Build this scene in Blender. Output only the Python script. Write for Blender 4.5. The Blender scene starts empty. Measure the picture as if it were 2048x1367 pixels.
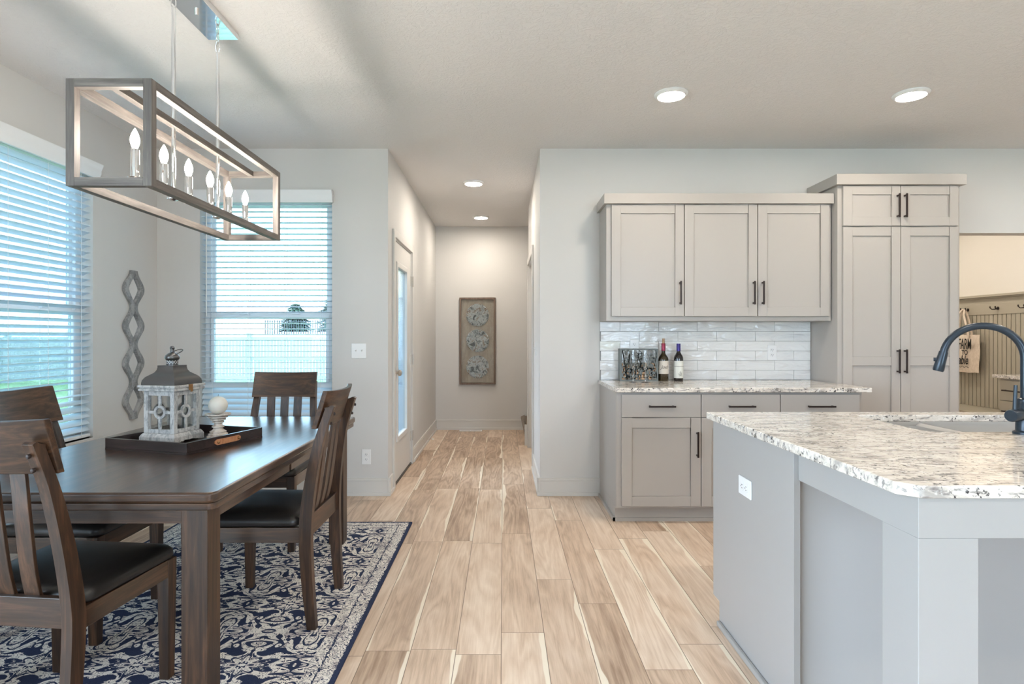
import bpy, bmesh, math, random
from mathutils import Vector, Matrix
random.seed(7)
S = bpy.context.scene
COL = S.collection
PI = math.pi

# ---------------------------------------------------------------- camera, world, exposure
cam_d = bpy.data.cameras.new('camera'); cam = bpy.data.objects.new('camera', cam_d); COL.objects.link(cam)
cam.location = (0, 0, 1.255); cam.rotation_euler = (PI/2, 0, 0)
cam_d.sensor_width = 36.0; cam_d.lens = 1190/2048*36.0
cam_d.shift_x = 18/2048; cam_d.shift_y = -10.5/2048
cam_d.clip_start = 0.05; cam_d.clip_end = 400
S.camera = cam
S.view_settings.view_transform = 'Standard'; S.view_settings.look = 'None'
S.view_settings.gamma = 1.0; S.view_settings.use_curve_mapping = False
S.view_settings.exposure = 2.1
SKY = 4.0
W = bpy.data.worlds.new('overcast_sky'); S.world = W; W.use_nodes = True
bgn = W.node_tree.nodes['Background']; bgn.inputs['Color'].default_value = (0.83, 0.90, 1.0, 1); bgn.inputs['Strength'].default_value = SKY
def portal(name, loc, rot, sx, sy):
    l = bpy.data.lights.new(name, 'AREA'); l.shape = 'RECTANGLE'; l.size = sx; l.size_y = sy; l.cycles.is_portal = True
    o = bpy.data.objects.new(name, l); COL.objects.link(o); o.location = loc; o.rotation_euler = rot; return o
portal('portal_dining_left', (-2.86, 3.45, 1.48), (0, -PI/2, 0), 1.8, 1.06)
portal('portal_dining_back', (-1.877, 4.85, 1.48), (-PI/2, 0, 0), 1.06, 1.8)
portal('portal_patio', (-2.86, -1.1, 1.22), (0, -PI/2, 0), 2.36, 4.4)
portal('portal_rear', (2.1, -3.72, 1.35), (PI/2, 0, 0), 2.0, 2.1)
portal('portal_door', (-0.98, 5.33, 1.13), (0, -PI/2, 0), 1.5, 0.51)
LENS = 46.0          # recessed lamp lens radiance
BULB = 52.0         # candle bulb radiance
WARM = (1.0, 0.905, 0.785)

# ---------------------------------------------------------------- mesh builder
org = {}
class MB:
    def __init__(s): s.bm = bmesh.new(); s.M = Matrix()
    def v(s, p): return s.bm.verts.new(s.M @ Vector(p))
    def f(s, vs):
        try: return s.bm.faces.new(vs)
        except ValueError: return None
    def box(s, x0, x1, y0, y1, z0, z1):
        a = [s.v((x, y, z)) for z in (z0, z1) for y in (y0, y1) for x in (x0, x1)]
        for q in ((0,2,3,1),(4,5,7,6),(0,1,5,4),(2,6,7,3),(0,4,6,2),(1,3,7,5)): s.f([a[i] for i in q])
        return s
    def cbox(s, c, sx, sy, sz): return s.box(c[0]-sx/2, c[0]+sx/2, c[1]-sy/2, c[1]+sy/2, c[2]-sz/2, c[2]+sz/2)
    def loft(s, rings, caps=True, closed=False, ring_closed=True):
        R = [[s.v(p) for p in r] for r in rings]; n = len(R[0])
        m = len(R) if closed else len(R)-1
        for i in range(m):
            a, b = R[i], R[(i+1) % len(R)]
            for j in range(n if ring_closed else n-1):
                k = (j+1) % n; s.f([a[j], a[k], b[k], b[j]])
        if caps and not closed:
            s.f(R[0][::-1]); s.f(R[-1])
        return s
    def lathe(s, prof, c=(0,0,0), seg=32, axis='z'):
        rings = []
        for r, z in prof:
            ring = []
            for i in range(seg):
                a = 2*PI*i/seg; x, y = r*math.cos(a), r*math.sin(a)
                p = (x, y, z) if axis == 'z' else ((z, x, y) if axis == 'x' else (y, z, x))
                ring.append((c[0]+p[0], c[1]+p[1], c[2]+p[2]))
            rings.append(ring)
        return s.loft(rings)
    def cyl(s, p0, p1, r0, r1=None, seg=20):
        return s.tube([p0, p1], r0, seg, r_end=r1)
    def tube(s, pts, r, seg=12, closed=False, r_end=None):
        P = [Vector(p) for p in pts]; n = len(P); rings = []
        t0 = (P[1]-P[0]).normalized()
        u = t0.orthogonal().normalized()
        for i in range(n):
            if closed: t = (P[(i+1) % n]-P[i-1]).normalized()
            elif i == 0: t = t0
            elif i == n-1: t = (P[-1]-P[-2]).normalized()
            else: t = ((P[i+1]-P[i]).normalized()+(P[i]-P[i-1]).normalized()).normalized()
            u = (u - t*u.dot(t)).normalized(); w = t.cross(u)
            rr = (r[i] if isinstance(r, (list, tuple)) else r)
            if r_end is not None: rr = r + (r_end-r)*i/(n-1)
            rings.append([P[i]+(u*math.cos(2*PI*k/seg)+w*math.sin(2*PI*k/seg))*rr for k in range(seg)])
        return s.loft(rings, caps=not closed, closed=closed)
    def prism(s, poly, fn0, fn1):
        a = [s.v(fn0(p)) for p in poly]; b = [s.v(fn1(p)) for p in poly]; n = len(poly)
        s.f(a[::-1]); s.f(b)
        for i in range(n): s.f([a[i], a[(i+1) % n], b[(i+1) % n], b[i]])
        return s
    def zprism(s, poly, z0, z1): return s.prism(poly, lambda p: (p[0], p[1], z0), lambda p: (p[0], p[1], z1))
    def ball(s, c, r, seg=24, squash=1.0):
        n = seg//2
        return s.lathe([(max(1e-4, r*math.sin(PI*i/n)), -r*squash*math.cos(PI*i/n)) for i in range(n+1)], c, seg)
    def build(s, name, mat, parent=None, bevel=0, bseg=2, ang=40, loc=None, endmat=None):
        bmesh.ops.remove_doubles(s.bm, verts=s.bm.verts, dist=1e-6)
        bmesh.ops.recalc_face_normals(s.bm, faces=s.bm.faces)
        o0 = Vector((0,0,0))
        if parent is not None: o0 = org[parent]
        elif loc is not None: o0 = Vector(loc)
        elif parent is None:
            xs = [v.co for v in s.bm.verts]
            lo = [min(c[i] for c in xs) for i in range(3)]; hi = [max(c[i] for c in xs) for i in range(3)]
            o0 = Vector(((lo[0]+hi[0])/2, (lo[1]+hi[1])/2, lo[2]))
        for v in s.bm.verts: v.co -= o0
        lim = math.radians(ang)
        for e in s.bm.edges:
            e.smooth = len(e.link_faces) == 2 and e.calc_face_angle(0) <= lim
        for f in s.bm.faces: f.smooth = True
        me = bpy.data.meshes.new(name); s.bm.to_mesh(me); s.bm.free()
        me.materials.append(mat)
        if endmat:
            me.materials.append(endmat)
            for f in me.polygons: f.material_index = 1 if abs(f.normal.y) > 0.75 else 0
        o = bpy.data.objects.new(name, me); COL.objects.link(o)
        if parent is not None: o.parent = parent; org[o] = org[parent]
        else: o.location = o0; org[o] = o0
        if bevel:
            b = o.modifiers.new('bevel', 'BEVEL'); b.width = bevel; b.segments = bseg; b.limit_method = 'ANGLE'; b.angle_limit = math.radians(35); b.harden_normals = True
        return o
def thing(name, label, cat, loc=(0,0,0), group=None, local=False):
    o = bpy.data.objects.new(name, None); COL.objects.link(o); o.empty_display_size = 0.05
    o.location = loc; o['label'] = label; o['category'] = cat
    if group: o['group'] = group
    org[o] = Vector((0,0,0)) if local else Vector(loc)
    return o
def tag(o, label, cat, group=None):
    o['label'] = label; o['category'] = cat
    if group: o['group'] = group
    return o
def struct(o, label=None):
    o['kind'] = 'structure'
    if label: o['label'] = label
    return o
def dup(o, parent=None):
    c = o.copy(); COL.objects.link(c)
    if parent is not None: c.parent = parent
    for ch in list(o.children): dup(ch, c)
    return c
def arc(cx, cy, r, a0, a1, n):
    return [(cx+r*math.cos(a0+(a1-a0)*i/n), cy+r*math.sin(a0+(a1-a0)*i/n)) for i in range(n+1)]
def rrect(x0, x1, y0, y1, r, n=6):
    return (arc(x1-r, y0+r, r, -PI/2, 0, n)+arc(x1-r, y1-r, r, 0, PI/2, n)+arc(x0+r, y1-r, r, PI/2, PI, n)+arc(x0+r, y0+r, r, PI, 1.5*PI, n))

# ---------------------------------------------------------------- materials
class NT:
    def __init__(s, name):
        s.m = bpy.data.materials.new(name); s.m.use_nodes = True; s.t = s.m.node_tree; s.n = s.t.nodes
        s.p = s.n['Principled BSDF']; s.out = s.n['Material Output']
    def N(s, typ, **kw):
        n = s.n.new(typ)
        for k, v in kw.items(): setattr(n, k, v)
        return n
    def L(s, a, b): s.t.links.new(a, b)
    def put(s, sock, x):
        if isinstance(x, (int, float)): sock.default_value = x
        elif isinstance(x, (tuple, list)): sock.default_value = tuple(x)+((1,) if len(x) == 3 and len(sock.default_value) == 4 else ())
        else: s.L(x, sock)
    def math(s, op, a, b=0.0, c=None, clamp=False):
        n = s.N('ShaderNodeMath', operation=op); n.use_clamp = clamp
        s.put(n.inputs[0], a); s.put(n.inputs[1], b)
        if c is not None: s.put(n.inputs[2], c)
        return n.outputs[0]
    def obj(s): return s.N('ShaderNodeTexCoord').outputs['Object']
    def mapping(s, vec, scale=(1,1,1), loc=(0,0,0), rot=(0,0,0)):
        n = s.N('ShaderNodeMapping'); s.L(vec, n.inputs[0]); n.inputs['Scale'].default_value = scale; n.inputs['Location'].default_value = loc; n.inputs['Rotation'].default_value = rot
        return n.outputs[0]
    def noise(s, vec, scale, detail=4, rough=0.55, dist=0.0):
        n = s.N('ShaderNodeTexNoise'); s.L(vec, n.inputs['Vector']); n.inputs['Scale'].default_value = scale; n.inputs['Detail'].default_value = detail; n.inputs['Roughness'].default_value = rough; n.inputs['Distortion'].default_value = dist
        return n.outputs['Fac']
    def ramp(s, fac, stops, interp='LINEAR'):
        n = s.N('ShaderNodeValToRGB'); s.put(n.inputs[0], fac); r = n.color_ramp; r.interpolation = interp
        while len(r.elements) < len(stops): r.elements.new(0.5)
        for e, (p, c) in zip(r.elements, stops): e.position = p; e.color = tuple(c)+(1,) if len(c) == 3 else c
        return n.outputs['Color']
    def mix(s, fac, a, b, mode='MIX'):
        n = s.N('ShaderNodeMix', data_type='RGBA', blend_type=mode)
        s.put(n.inputs[0], fac); s.put(n.inputs[6], a); s.put(n.inputs[7], b)
        return n.outputs[2]
    def smooth(s, x, lo, hi):
        n = s.N('ShaderNodeMapRange', interpolation_type='SMOOTHSTEP'); s.put(n.inputs[0], x); n.inputs[1].default_value = lo; n.inputs[2].default_value = hi
        return n.outputs[0]
    def bump(s, h, strength=0.3, dist=0.01):
        n = s.N('ShaderNodeBump'); s.L(h, n.inputs['Height']); n.inputs['Strength'].default_value = strength; n.inputs['Distance'].default_value = dist
        s.L(n.outputs[0], s.p.inputs['Normal'])
    def sep(s, vec):
        n = s.N('ShaderNodeSeparateXYZ'); s.L(vec, n.inputs[0]); return n.outputs
    def comb(s, x, y, z=0.0):
        n = s.N('ShaderNodeCombineXYZ'); s.put(n.inputs[0], x); s.put(n.inputs[1], y); s.put(n.inputs[2], z); return n.outputs[0]
    def base(s, c): s.put(s.p.inputs['Base Color'], c)
    def set(s, **kw):
        for k, v in kw.items(): s.put(s.p.inputs[k.replace('_', ' ')], v)
        return s
def flat(name, col, rough=0.5, metal=0.0, **kw):
    t = NT(name); t.base(col); t.set(Roughness=rough, Metallic=metal, **kw); return t.m
def emit(name, col, strength):
    t = NT(name); t.base(col); t.put(t.p.inputs['Emission Color'], col); t.set(Emission_Strength=strength, Roughness=0.4); return t.m

def wall_mat(name, col, bump=0.12):
    t = NT(name); o = t.obj(); n = t.noise(o, 70, 4, 0.6)
    t.base(col); t.set(Roughness=0.62); t.p.inputs['Specular IOR Level'].default_value = 0.3; t.bump(n, bump, 0.002); return t.m
M_WALL = wall_mat('painted_drywall', (0.64, 0.625, 0.605))
M_CREAM = wall_mat('cream_drywall', (0.79, 0.755, 0.695))
def ceiling_mat():
    t = NT('textured_ceiling'); o = t.obj(); a = t.noise(o, 26, 5, 0.65, 1.6); b = t.noise(o, 75, 3, 0.6, 0.8)
    h = t.math('ADD', t.smooth(a, 0.42, 0.62), t.math('MULTIPLY', b, 0.35)); t.base((0.78, 0.76, 0.745)); t.set(Roughness=0.8); t.bump(h, 0.42, 0.004); return t.m
M_CEIL = ceiling_mat()
M_TRIM = flat('white_trim_paint', (0.66, 0.64, 0.61), 0.35)
M_VINYL = flat('white_vinyl', (0.80, 0.81, 0.82), 0.35)
def cab_mat(name, col):
    t = NT(name); o = t.obj(); n = t.noise(t.mapping(o, (18, 18, 3)), 6, 3, 0.6); t.base(col); t.set(Roughness=0.34); t.bump(n, 0.05, 0.002); return t.m
M_CAB = cab_mat('greige_cabinet_paint', (0.425, 0.392, 0.362))
M_ISL = cab_mat('grey_island_paint', (0.385, 0.375, 0.365))
M_MUD = cab_mat('olive_grey_panel_paint', (0.43, 0.39, 0.31))
M_BLACK = flat('dark_bronze_pull', (0.035, 0.024, 0.022), 0.38, 0.6)
M_FAUCET = flat('matte_black_faucet', (0.022, 0.032, 0.045), 0.28, 0.35)
M_CHROME = flat('polished_chrome', (0.86, 0.88, 0.90), 0.05, 1.0)
M_NICKEL = flat('satin_nickel', (0.60, 0.55, 0.49), 0.28, 1.0)
M_WHITE = flat('white_plastic', (0.82, 0.82, 0.82), 0.3)
M_SLOT = flat('dark_slot', (0.03, 0.03, 0.03), 0.6)
M_SLAT = flat('skylit_white_slat', (0.62, 0.71, 0.79), 0.4)  # white slats; blue skylight and dimming are put into the colour
M_CORD = flat('white_cord', (0.8, 0.82, 0.84), 0.7)
M_LEATHER = None
def leather():
    t = NT('black_leatherette'); o = t.obj(); n = t.noise(o, 220, 3, 0.6); t.base((0.016, 0.014, 0.013)); t.set(Roughness=0.36); t.bump(n, 0.12, 0.001); return t.m
M_LEATHER = leather()
def wood(name, axis, dark, mid, light, rough=0.3, coat=0.25, sc=1.0):
    t = NT(name); o = t.obj(); st = {'x': (0.9, 14, 14), 'y': (14, 0.9, 14), 'z': (14, 14, 0.9)}[axis]
    a = t.noise(t.mapping(o, tuple(v*sc for v in st)), 2.2, 6, 0.62, 0.9); b = t.noise(t.mapping(o, tuple(v*sc*4 for v in st)), 3.0, 4, 0.6)
    f = t.math('ADD', t.math('MULTIPLY', a, 0.75), t.math('MULTIPLY', b, 0.25))
    t.base(t.ramp(f, [(0.32, dark), (0.5, mid), (0.68, light)])); t.set(Roughness=rough, Coat_Weight=coat, Coat_Roughness=0.22); t.bump(b, 0.06, 0.0006); return t.m
DW = ((0.010, 0.0048, 0.0028), (0.042, 0.0195, 0.0095), (0.120, 0.056, 0.027))
M_WX = wood('espresso_wood_grain_x', 'x', *DW, rough=0.38, coat=0.08); M_WY = wood('espresso_wood_grain_y', 'y', *DW, rough=0.30, coat=1.0); M_WZ = wood('espresso_wood_grain_z', 'z', *DW, rough=0.38, coat=0.08)
M_TRAY = wood('dark_tray_wood', 'x', (0.012, 0.008, 0.008), (0.026, 0.017, 0.016), (0.05, 0.03, 0.028), 0.3, 0.2)
LW = ((0.075, 0.065, 0.058), (0.145, 0.125, 0.112), (0.25, 0.22, 0.195))
M_CHX = wood('weathered_frame_x', 'x', *LW, rough=0.6, coat=0); M_CHY = wood('weathered_frame_y', 'y', *LW, rough=0.6, coat=0); M_CHZ = wood('weathered_frame_z', 'z', *LW, rough=0.6, coat=0)
def distressed(name, a, b, thr=0.5, sc=18):
    t = NT(name); o = t.obj(); n = t.noise(t.mapping(o, (3, 3, 1)), sc, 6, 0.7); n2 = t.noise(o, 90, 3, 0.6)
    f = t.smooth(t.math('ADD', n, t.math('MULTIPLY', t.math('SUBTRACT', n2, 0.5), 0.35)), thr-0.1, thr+0.12)
    t.base(t.mix(f, a, b)); t.set(Roughness=0.65); t.bump(n, 0.2, 0.002); return t.m
M_LANT = distressed('whitewashed_lantern_wood', (0.30, 0.305, 0.31), (0.56, 0.555, 0.545), 0.46)
M_CAND = distressed('whitewashed_turned_wood', (0.42, 0.33, 0.26), (0.66, 0.59, 0.52), 0.45, 9)
M_ROOF = flat('aged_dark_tin', (0.13, 0.13, 0.132), 0.30, 0.8)
M_WAX = flat('ivory_wax', (0.72, 0.69, 0.62), 0.5, 0, Subsurface_Weight=0.2)
M_STRAP = distressed('tan_leather_strap', (0.42, 0.17, 0.075), (0.55, 0.25, 0.12), 0.5, 12)
M_BRASS = flat('antique_brass', (0.36, 0.20, 0.09), 0.35, 0.9)
M_MFRAME = distressed('galvanized_grey_wood', (0.20, 0.205, 0.21), (0.36, 0.36, 0.36), 0.5, 7)
M_MIRROR = flat('mirror_glass', (0.9, 0.91, 0.92), 0.02, 1.0)
def pane_mat(name, tint, gl=0.07):
    t = NT(name); tr = t.N('ShaderNodeBsdfTransparent'); tr.inputs[0].default_value = tuple(tint)+(1,)
    g = t.N('ShaderNodeBsdfGlossy'); g.inputs['Roughness'].default_value = 0.02
    lw = t.N('ShaderNodeLayerWeight'); lw.inputs[0].default_value = 0.25
    mx = t.N('ShaderNodeMixShader'); t.L(t.math('ADD', t.math('MULTIPLY', lw.outputs['Fresnel'], 0.6), gl*0.3), mx.inputs[0]); t.L(tr.outputs[0], mx.inputs[1]); t.L(g.outputs[0], mx.inputs[2]); t.L(mx.outputs[0], t.out.inputs[0]); return t.m
M_DIM = pane_mat('overtinted_window_glass', (0.47, 0.575, 0.625))  # tinted darker than real glass to hold down the outdoor brightness
M_PANE = pane_mat('tinted_window_glass', (0.88, 0.95, 1.0))
M_CLEAR = pane_mat('clear_glass', (0.97, 0.98, 0.98), 0.03)
M_GLASS = flat('crystal_glass', (1, 1, 1), 0.0, 0, Transmission_Weight=1.0, IOR=1.45)
def floor_mat():
    t = NT('oak_plank_floor'); w, Lp = 0.181, 1.27
    x, y, z = t.sep(t.N('ShaderNodeNewGeometry').outputs['Position'])[:3]
    xs = t.math('DIVIDE', t.math('ADD', x, 0.007+20*w), w); col = t.math('FLOOR', xs); fx = t.math('SUBTRACT', xs, col)
    wn = t.N('ShaderNodeTexWhiteNoise', noise_dimensions='1D'); t.L(col, wn.inputs['W'])
    ys = t.math('ADD', t.math('DIVIDE', y, Lp), t.math('ADD', t.math('MULTIPLY', wn.outputs['Value'], 5.0), 20)); row = t.math('FLOOR', ys); fy = t.math('SUBTRACT', ys, row)
    idv = t.comb(col, row, 3.0); wn2 = t.N('ShaderNodeTexWhiteNoise', noise_dimensions='3D'); t.L(idv, wn2.inputs['Vector'])
    rc = t.sep(wn2.outputs['Color'])
    # grain coordinates shifted per plank
    gx = t.math('ADD', x, t.math('MULTIPLY', rc[0], 17.0)); gy = t.math('ADD', y, t.math('MULTIPLY', rc[1], 31.0))
    gv = t.comb(gx, gy, rc[2])
    big = t.noise(t.mapping(gv, (7, 0.75, 1)), 1.0, 3, 0.5, 0.6)
    rings = t.math('ABSOLUTE', t.math('SUBTRACT', t.math('FRACT', t.math('MULTIPLY', big, 9.0)), 0.5))
    fine = t.noise(t.mapping(gv, (90, 3.0, 1)), 1.6, 5, 0.65)
    mid = t.noise(t.mapping(gv, (6, 1.6, 1)), 1.3, 4, 0.55)
    tone = t.math('ADD', t.math('ADD', t.math('MULTIPLY', rings, 0.26), t.math('MULTIPLY', fine, 0.34)), t.math('ADD', t.math('MULTIPLY', mid, 0.42), t.math('MULTIPLY', rc[2], 0.26)))
    c = t.ramp(tone, [(0.36, (0.32, 0.21, 0.14)), (0.58, (0.60, 0.445, 0.325)), (0.86, (0.82, 0.68, 0.55))])
    # pale sapwood streak along one plank edge
    wob = t.noise(t.mapping(gv, (3, 1.7, 1)), 1.0, 3, 0.5)
    edge = t.math('ADD', fx, t.math('MULTIPLY', t.math('SUBTRACT', wob, 0.5), 0.55))
    sap = t.math('MULTIPLY', t.smooth(edge, 0.90, 0.93), t.smooth(rc[1], 0.5, 0.54))
    edge2 = t.math('ADD', t.math('SUBTRACT', 1.0, fx), t.math('MULTIPLY', t.math('SUBTRACT', wob, 0.5), 0.5))
    sap2 = t.math('MULTIPLY', t.smooth(edge2, 0.92, 0.945), t.smooth(rc[0], 0.68, 0.72))
    c = t.mix(t.math('MULTIPLY', t.math('MAXIMUM', sap, sap2), 0.85), c, (0.86, 0.77, 0.63))
    ex = t.math('MINIMUM', fx, t.math('SUBTRACT', 1.0, fx)); ey = t.math('MINIMUM', fy, t.math('SUBTRACT', 1.0, fy))
    gap = t.math('MINIMUM', t.math('MULTIPLY', ex, w), t.math('MULTIPLY', ey, Lp))
    line = t.smooth(gap, 0.0006, 0.0022)
    c = t.mix(line, (0.20, 0.135, 0.09), c); t.base(c); t.set(Roughness=t.math('ADD', 0.36, t.math('MULTIPLY', fine, 0.15)))
    h = t.math('ADD', t.math('MULTIPLY', line, 1.0), t.math('MULTIPLY', fine, 0.15)); t.bump(h, 0.25, 0.002); return t.m
M_FLOOR = floor_mat()
def granite():
    t = NT('cream_grey_granite'); o = t.N('ShaderNodeNewGeometry').outputs['Position']
    v1 = t.noise(t.mapping(o, (2.0, 6, 6), rot=(0, 0, 0.12)), 2.4, 6, 0.65, 1.6)
    v2 = t.noise(t.mapping(o, (5.0, 17, 17), rot=(0, 0, 0.1)), 3.0, 5, 0.62, 0.9)
    c = t.ramp(v1, [(0.34, (0.42, 0.385, 0.355)), (0.47, (0.70, 0.64, 0.57)), (0.64, (0.84, 0.79, 0.73))])
    streak = t.smooth(v2, 0.53, 0.63)
    c = t.mix(t.math('MULTIPLY', streak, 0.85), c, (0.235, 0.215, 0.205))
    sp = t.noise(t.mapping(o, (1.0, 1.0, 1.0)), 70, 4, 0.62, 0.4)
    patch = t.noise(o, 9, 3, 0.6)
    dark = t.math('MULTIPLY', t.smooth(sp, 0.565, 0.62), t.smooth(patch, 0.38, 0.52))
    c = t.mix(dark, c, (0.055, 0.052, 0.055))
    wht = t.smooth(t.noise(o, 45, 3, 0.6), 0.56, 0.68); c = t.mix(t.math('MULTIPLY', wht, 0.6), c, (0.86, 0.85, 0.83))
    t.base(c); t.set(Roughness=0.10); return t.m
M_GRAN = granite()
def tile_mat():
    t = NT('glossy_white_tile'); o = t.obj(); n = t.noise(t.mapping(o, (5, 5, 15)), 1.2, 1.5, 0.5, 0.6); n2 = t.noise(o, 45, 2, 0.5)
    t.base((0.80, 0.80, 0.79)); t.set(Roughness=0.05, Coat_Weight=0.3); t.bump(t.math('ADD', n, t.math('MULTIPLY', n2, 0.09)), 0.75, 0.04); return t.m
M_TILE = tile_mat()
M_GROUT = flat('grey_grout', (0.28, 0.275, 0.27), 0.9)
def rug_mat():
    t = NT('navy_cream_damask_rug'); o = t.obj(); x, y, z = t.sep(o)[:3]
    a, b = 0.40, 0.52
    def cell(off):
        u = t.math('ADD', t.math('DIVIDE', x, a), 10.0+off); v = t.math('ADD', t.math('DIVIDE', y, b), 10.0+off)
        p = t.math('MULTIPLY', t.math('ABSOLUTE', t.math('SUBTRACT', t.math('FRACT', u), 0.5)), a); q = t.math('MULTIPLY', t.math('ABSOLUTE', t.math('SUBTRACT', t.math('FRACT', v), 0.5)), b)
        r = t.math('SQRT', t.math('ADD', t.math('MULTIPLY', p, p), t.math('MULTIPLY', q, q)))
        return p, q, r, t.math('ARCTAN2', q, p)
    p, q, r, th = cell(0.0); p2, q2, r2, th2 = cell(0.5)
    wobm = t.math('SUBTRACT', t.noise(t.comb(p, q, 0.3), 12, 1.5, 0.5, 0.6), 0.5)
    def ringed(r, th, amp, n, w, phase=0.0):
        pe = t.math('DIVIDE', r, t.math('ADD', 1.0-amp, t.math('MULTIPLY', t.math('COSINE', t.math('MULTIPLY', th, n)), amp)))
        pe = t.math('ADD', pe, t.math('MULTIPLY', wobm, 0.11))
        return pe, t.smooth(t.math('SINE', t.math('ADD', t.math('MULTIPLY', pe, 2*PI/w), phase)), -0.62, -0.45)
    pet, ring = ringed(r, th, 0.34, 4.0, 0.060); pet2, ring2 = ringed(r2, th2, 0.24, 8.0, 0.056, 1.0)
    def scroll(seed, scale, bands, dist):
        n = t.noise(t.comb(p, q, seed), scale, 1.2, 0.45, dist); return t.smooth(t.math('SINE', t.math('MULTIPLY', n, bands)), -0.44, -0.27)
    sc = scroll(0.9, 10, 28.0, 1.2)
    in1 = t.smooth(pet, 0.150, 0.146); in2 = t.smooth(pet2, 0.105, 0.101)
    lerp = lambda m, u, v: t.math('ADD', t.math('MULTIPLY', u, m), t.math('MULTIPLY', v, t.math('SUBTRACT', 1.0, m)))
    pat = lerp(in2, ring2, lerp(in1, ring, sc))
    fin = t.noise(t.comb(p, q, 7.0), 42, 1, 0.4, 1.0); veins = t.smooth(t.math('ABSOLUTE', t.math('SUBTRACT', fin, 0.5)), 0.012, 0.03)
    pat = t.math('MULTIPLY', pat, veins)
    ex = t.math('SUBTRACT', 0.78, t.math('ABSOLUTE', x)); ey = t.math('SUBTRACT', 1.225, t.math('ABSOLUTE', y)); e = t.math('MINIMUM', ex, ey)
    bn = t.noise(o, 30, 1.5, 0.5, 1.6); bl = t.math('MULTIPLY', t.smooth(t.math('SINE', t.math('MULTIPLY', bn, 40.0)), -0.7, -0.5), t.smooth(t.math('ABSOLUTE', t.math('SUBTRACT', t.math('FRACT', t.math('ADD', t.math('DIVIDE', e, 0.062), t.math('MULTIPLY', bn, 0.5))), 0.5)), 0.03, 0.07))
    pat = lerp(t.smooth(e, 0.128, 0.124), bl, pat)
    pat = t.math('MULTIPLY', pat, t.math('SUBTRACT', 1.0, t.smooth(e, 0.017, 0.013)))
    pile = t.noise(o, 190, 3, 0.7); ragged = t.noise(o, 120, 2, 0.6)
    pat = t.smooth(t.math('ADD', pat, t.math('MULTIPLY', t.math('SUBTRACT', ragged, 0.5), 0.9)), 0.35, 0.6)
    grey = t.smooth(t.noise(t.comb(p, q, 4.0), 16, 2, 0.5, 0.5), 0.58, 0.61)
    cream = t.mix(grey, (0.86, 0.81, 0.75), (0.56, 0.51, 0.495))
    cream = t.mix(t.math('MULTIPLY', t.smooth(pile, 0.5, 0.32), 0.45), cream, (0.48, 0.44, 0.42))
    navy = t.mix(pile, (0.016, 0.024, 0.055), (0.05, 0.065, 0.125))
    t.base(t.mix(pat, navy, cream)); t.set(Roughness=0.95); t.p.inputs['Specular IOR Level'].default_value = 0.1
    t.bump(t.math('ADD', pat, t.math('MULTIPLY', pile, 0.5)), 0.6, 0.006); return t.m
M_RUG = rug_mat()
def carpet_mat():
    t = NT('taupe_carpet'); n = t.noise(t.obj(), 260, 4, 0.7); t.base(t.ramp(n, [(0.35, (0.12, 0.095, 0.075)), (0.65, (0.33, 0.27, 0.22))])); t.set(Roughness=0.95); t.bump(n, 0.6, 0.004); return t.m
M_CARPET = carpet_mat()
M_CANVAS = distressed('natural_canvas', (0.70, 0.59, 0.48), (0.80, 0.69, 0.58), 0.5, 25)
M_INK = flat('black_ink', (0.02, 0.018, 0.016), 0.7)
# ---------------------------------------------------------------- room shell
CEIL, YB, XL = 2.743, 4.711, -2.74
def holed(mb, u0, u1, z0, z1, d0, d1, holes):
    us = sorted({u0, u1, *[h[0] for h in holes], *[h[1] for h in holes]})
    for a, b in zip(us, us[1:]):
        cur = z0
        for h in sorted([h for h in holes if h[0] <= a+1e-6 and h[1] >= b-1e-6], key=lambda h: h[2]):
            if h[2] > cur+1e-6: mb.box(a, b, d0, d1, cur, h[2])
            cur = h[3]
        if cur < z1-1e-6: mb.box(a, b, d0, d1, cur, z1)
    return mb
M_L = Matrix.Translation((XL, 0, 0)) @ Matrix.Rotation(PI/2, 4, 'Z')      # (u, outward, z) on the left wall
M_B = Matrix.Translation((0, YB, 0))                                       # on the back wall
M_H = Matrix.Translation((-0.91, 0, 0)) @ Matrix.Rotation(PI/2, 4, 'Z')    # on the hall's left wall
def onwall(M): b = MB(); b.M = M; return b

struct(MB().box(-2.88, 5.72, -3.74, 4.85, -0.12, 0).box(-1.06, 5.72, 4.85, 8.16, -0.12, 0).build('floor', M_FLOOR))
struct(MB().box(-2.88, 5.72, -3.74, 4.85, CEIL, CEIL+0.1).box(-1.06, 5.72, 4.85, 8.16, CEIL, CEIL+0.1).build('ceiling', M_CEIL))
W1 = (2.93, 3.976, 0.585, 2.37); W2 = (-2.40, -1.354, 0.585, 2.37)
PAT = (-3.3, 1.1, 0.05, 2.4); REAR = (1.1, 3.1, 0.3, 2.4)  # openings added out of view to let daylight in
struct(holed(onwall(M_L), -3.6, 4.85, 0, CEIL, 0, 0.14, [W1, PAT]).build('wall_left', M_WALL))
struct(holed(onwall(M_B), XL, -0.91, 0, CEIL, 0, 0.14, [W2]).build('wall_dining', M_WALL))
struct(holed(onwall(M_B), 0.293, 5.6, 0, CEIL, 0, 0.12, [(3.40, 4.46, 0, 2.075)]).build('wall_back', M_WALL))
DOOR1 = (4.95, 5.885, 0, 2.085)
struct(holed(onwall(M_H), YB+0.14, 8.04, 0, CEIL, 0, 0.14, [DOOR1]).build('wall_hall_left', M_WALL))
b = MB(); b.M = Matrix.Translation((0.293, 0, 0)) @ Matrix.Rotation(PI/2, 4, 'Z')
struct(holed(b, YB+0.12, 6.86, 0, CEIL, -0.117, 0, [(5.73, 6.73, 0, 2.06)]).build('wall_hall_right', M_WALL))
struct(MB().box(-1.06, 2.6, 8.04, 8.16, 0, CEIL).build('wall_hall_end', M_WALL))
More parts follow.
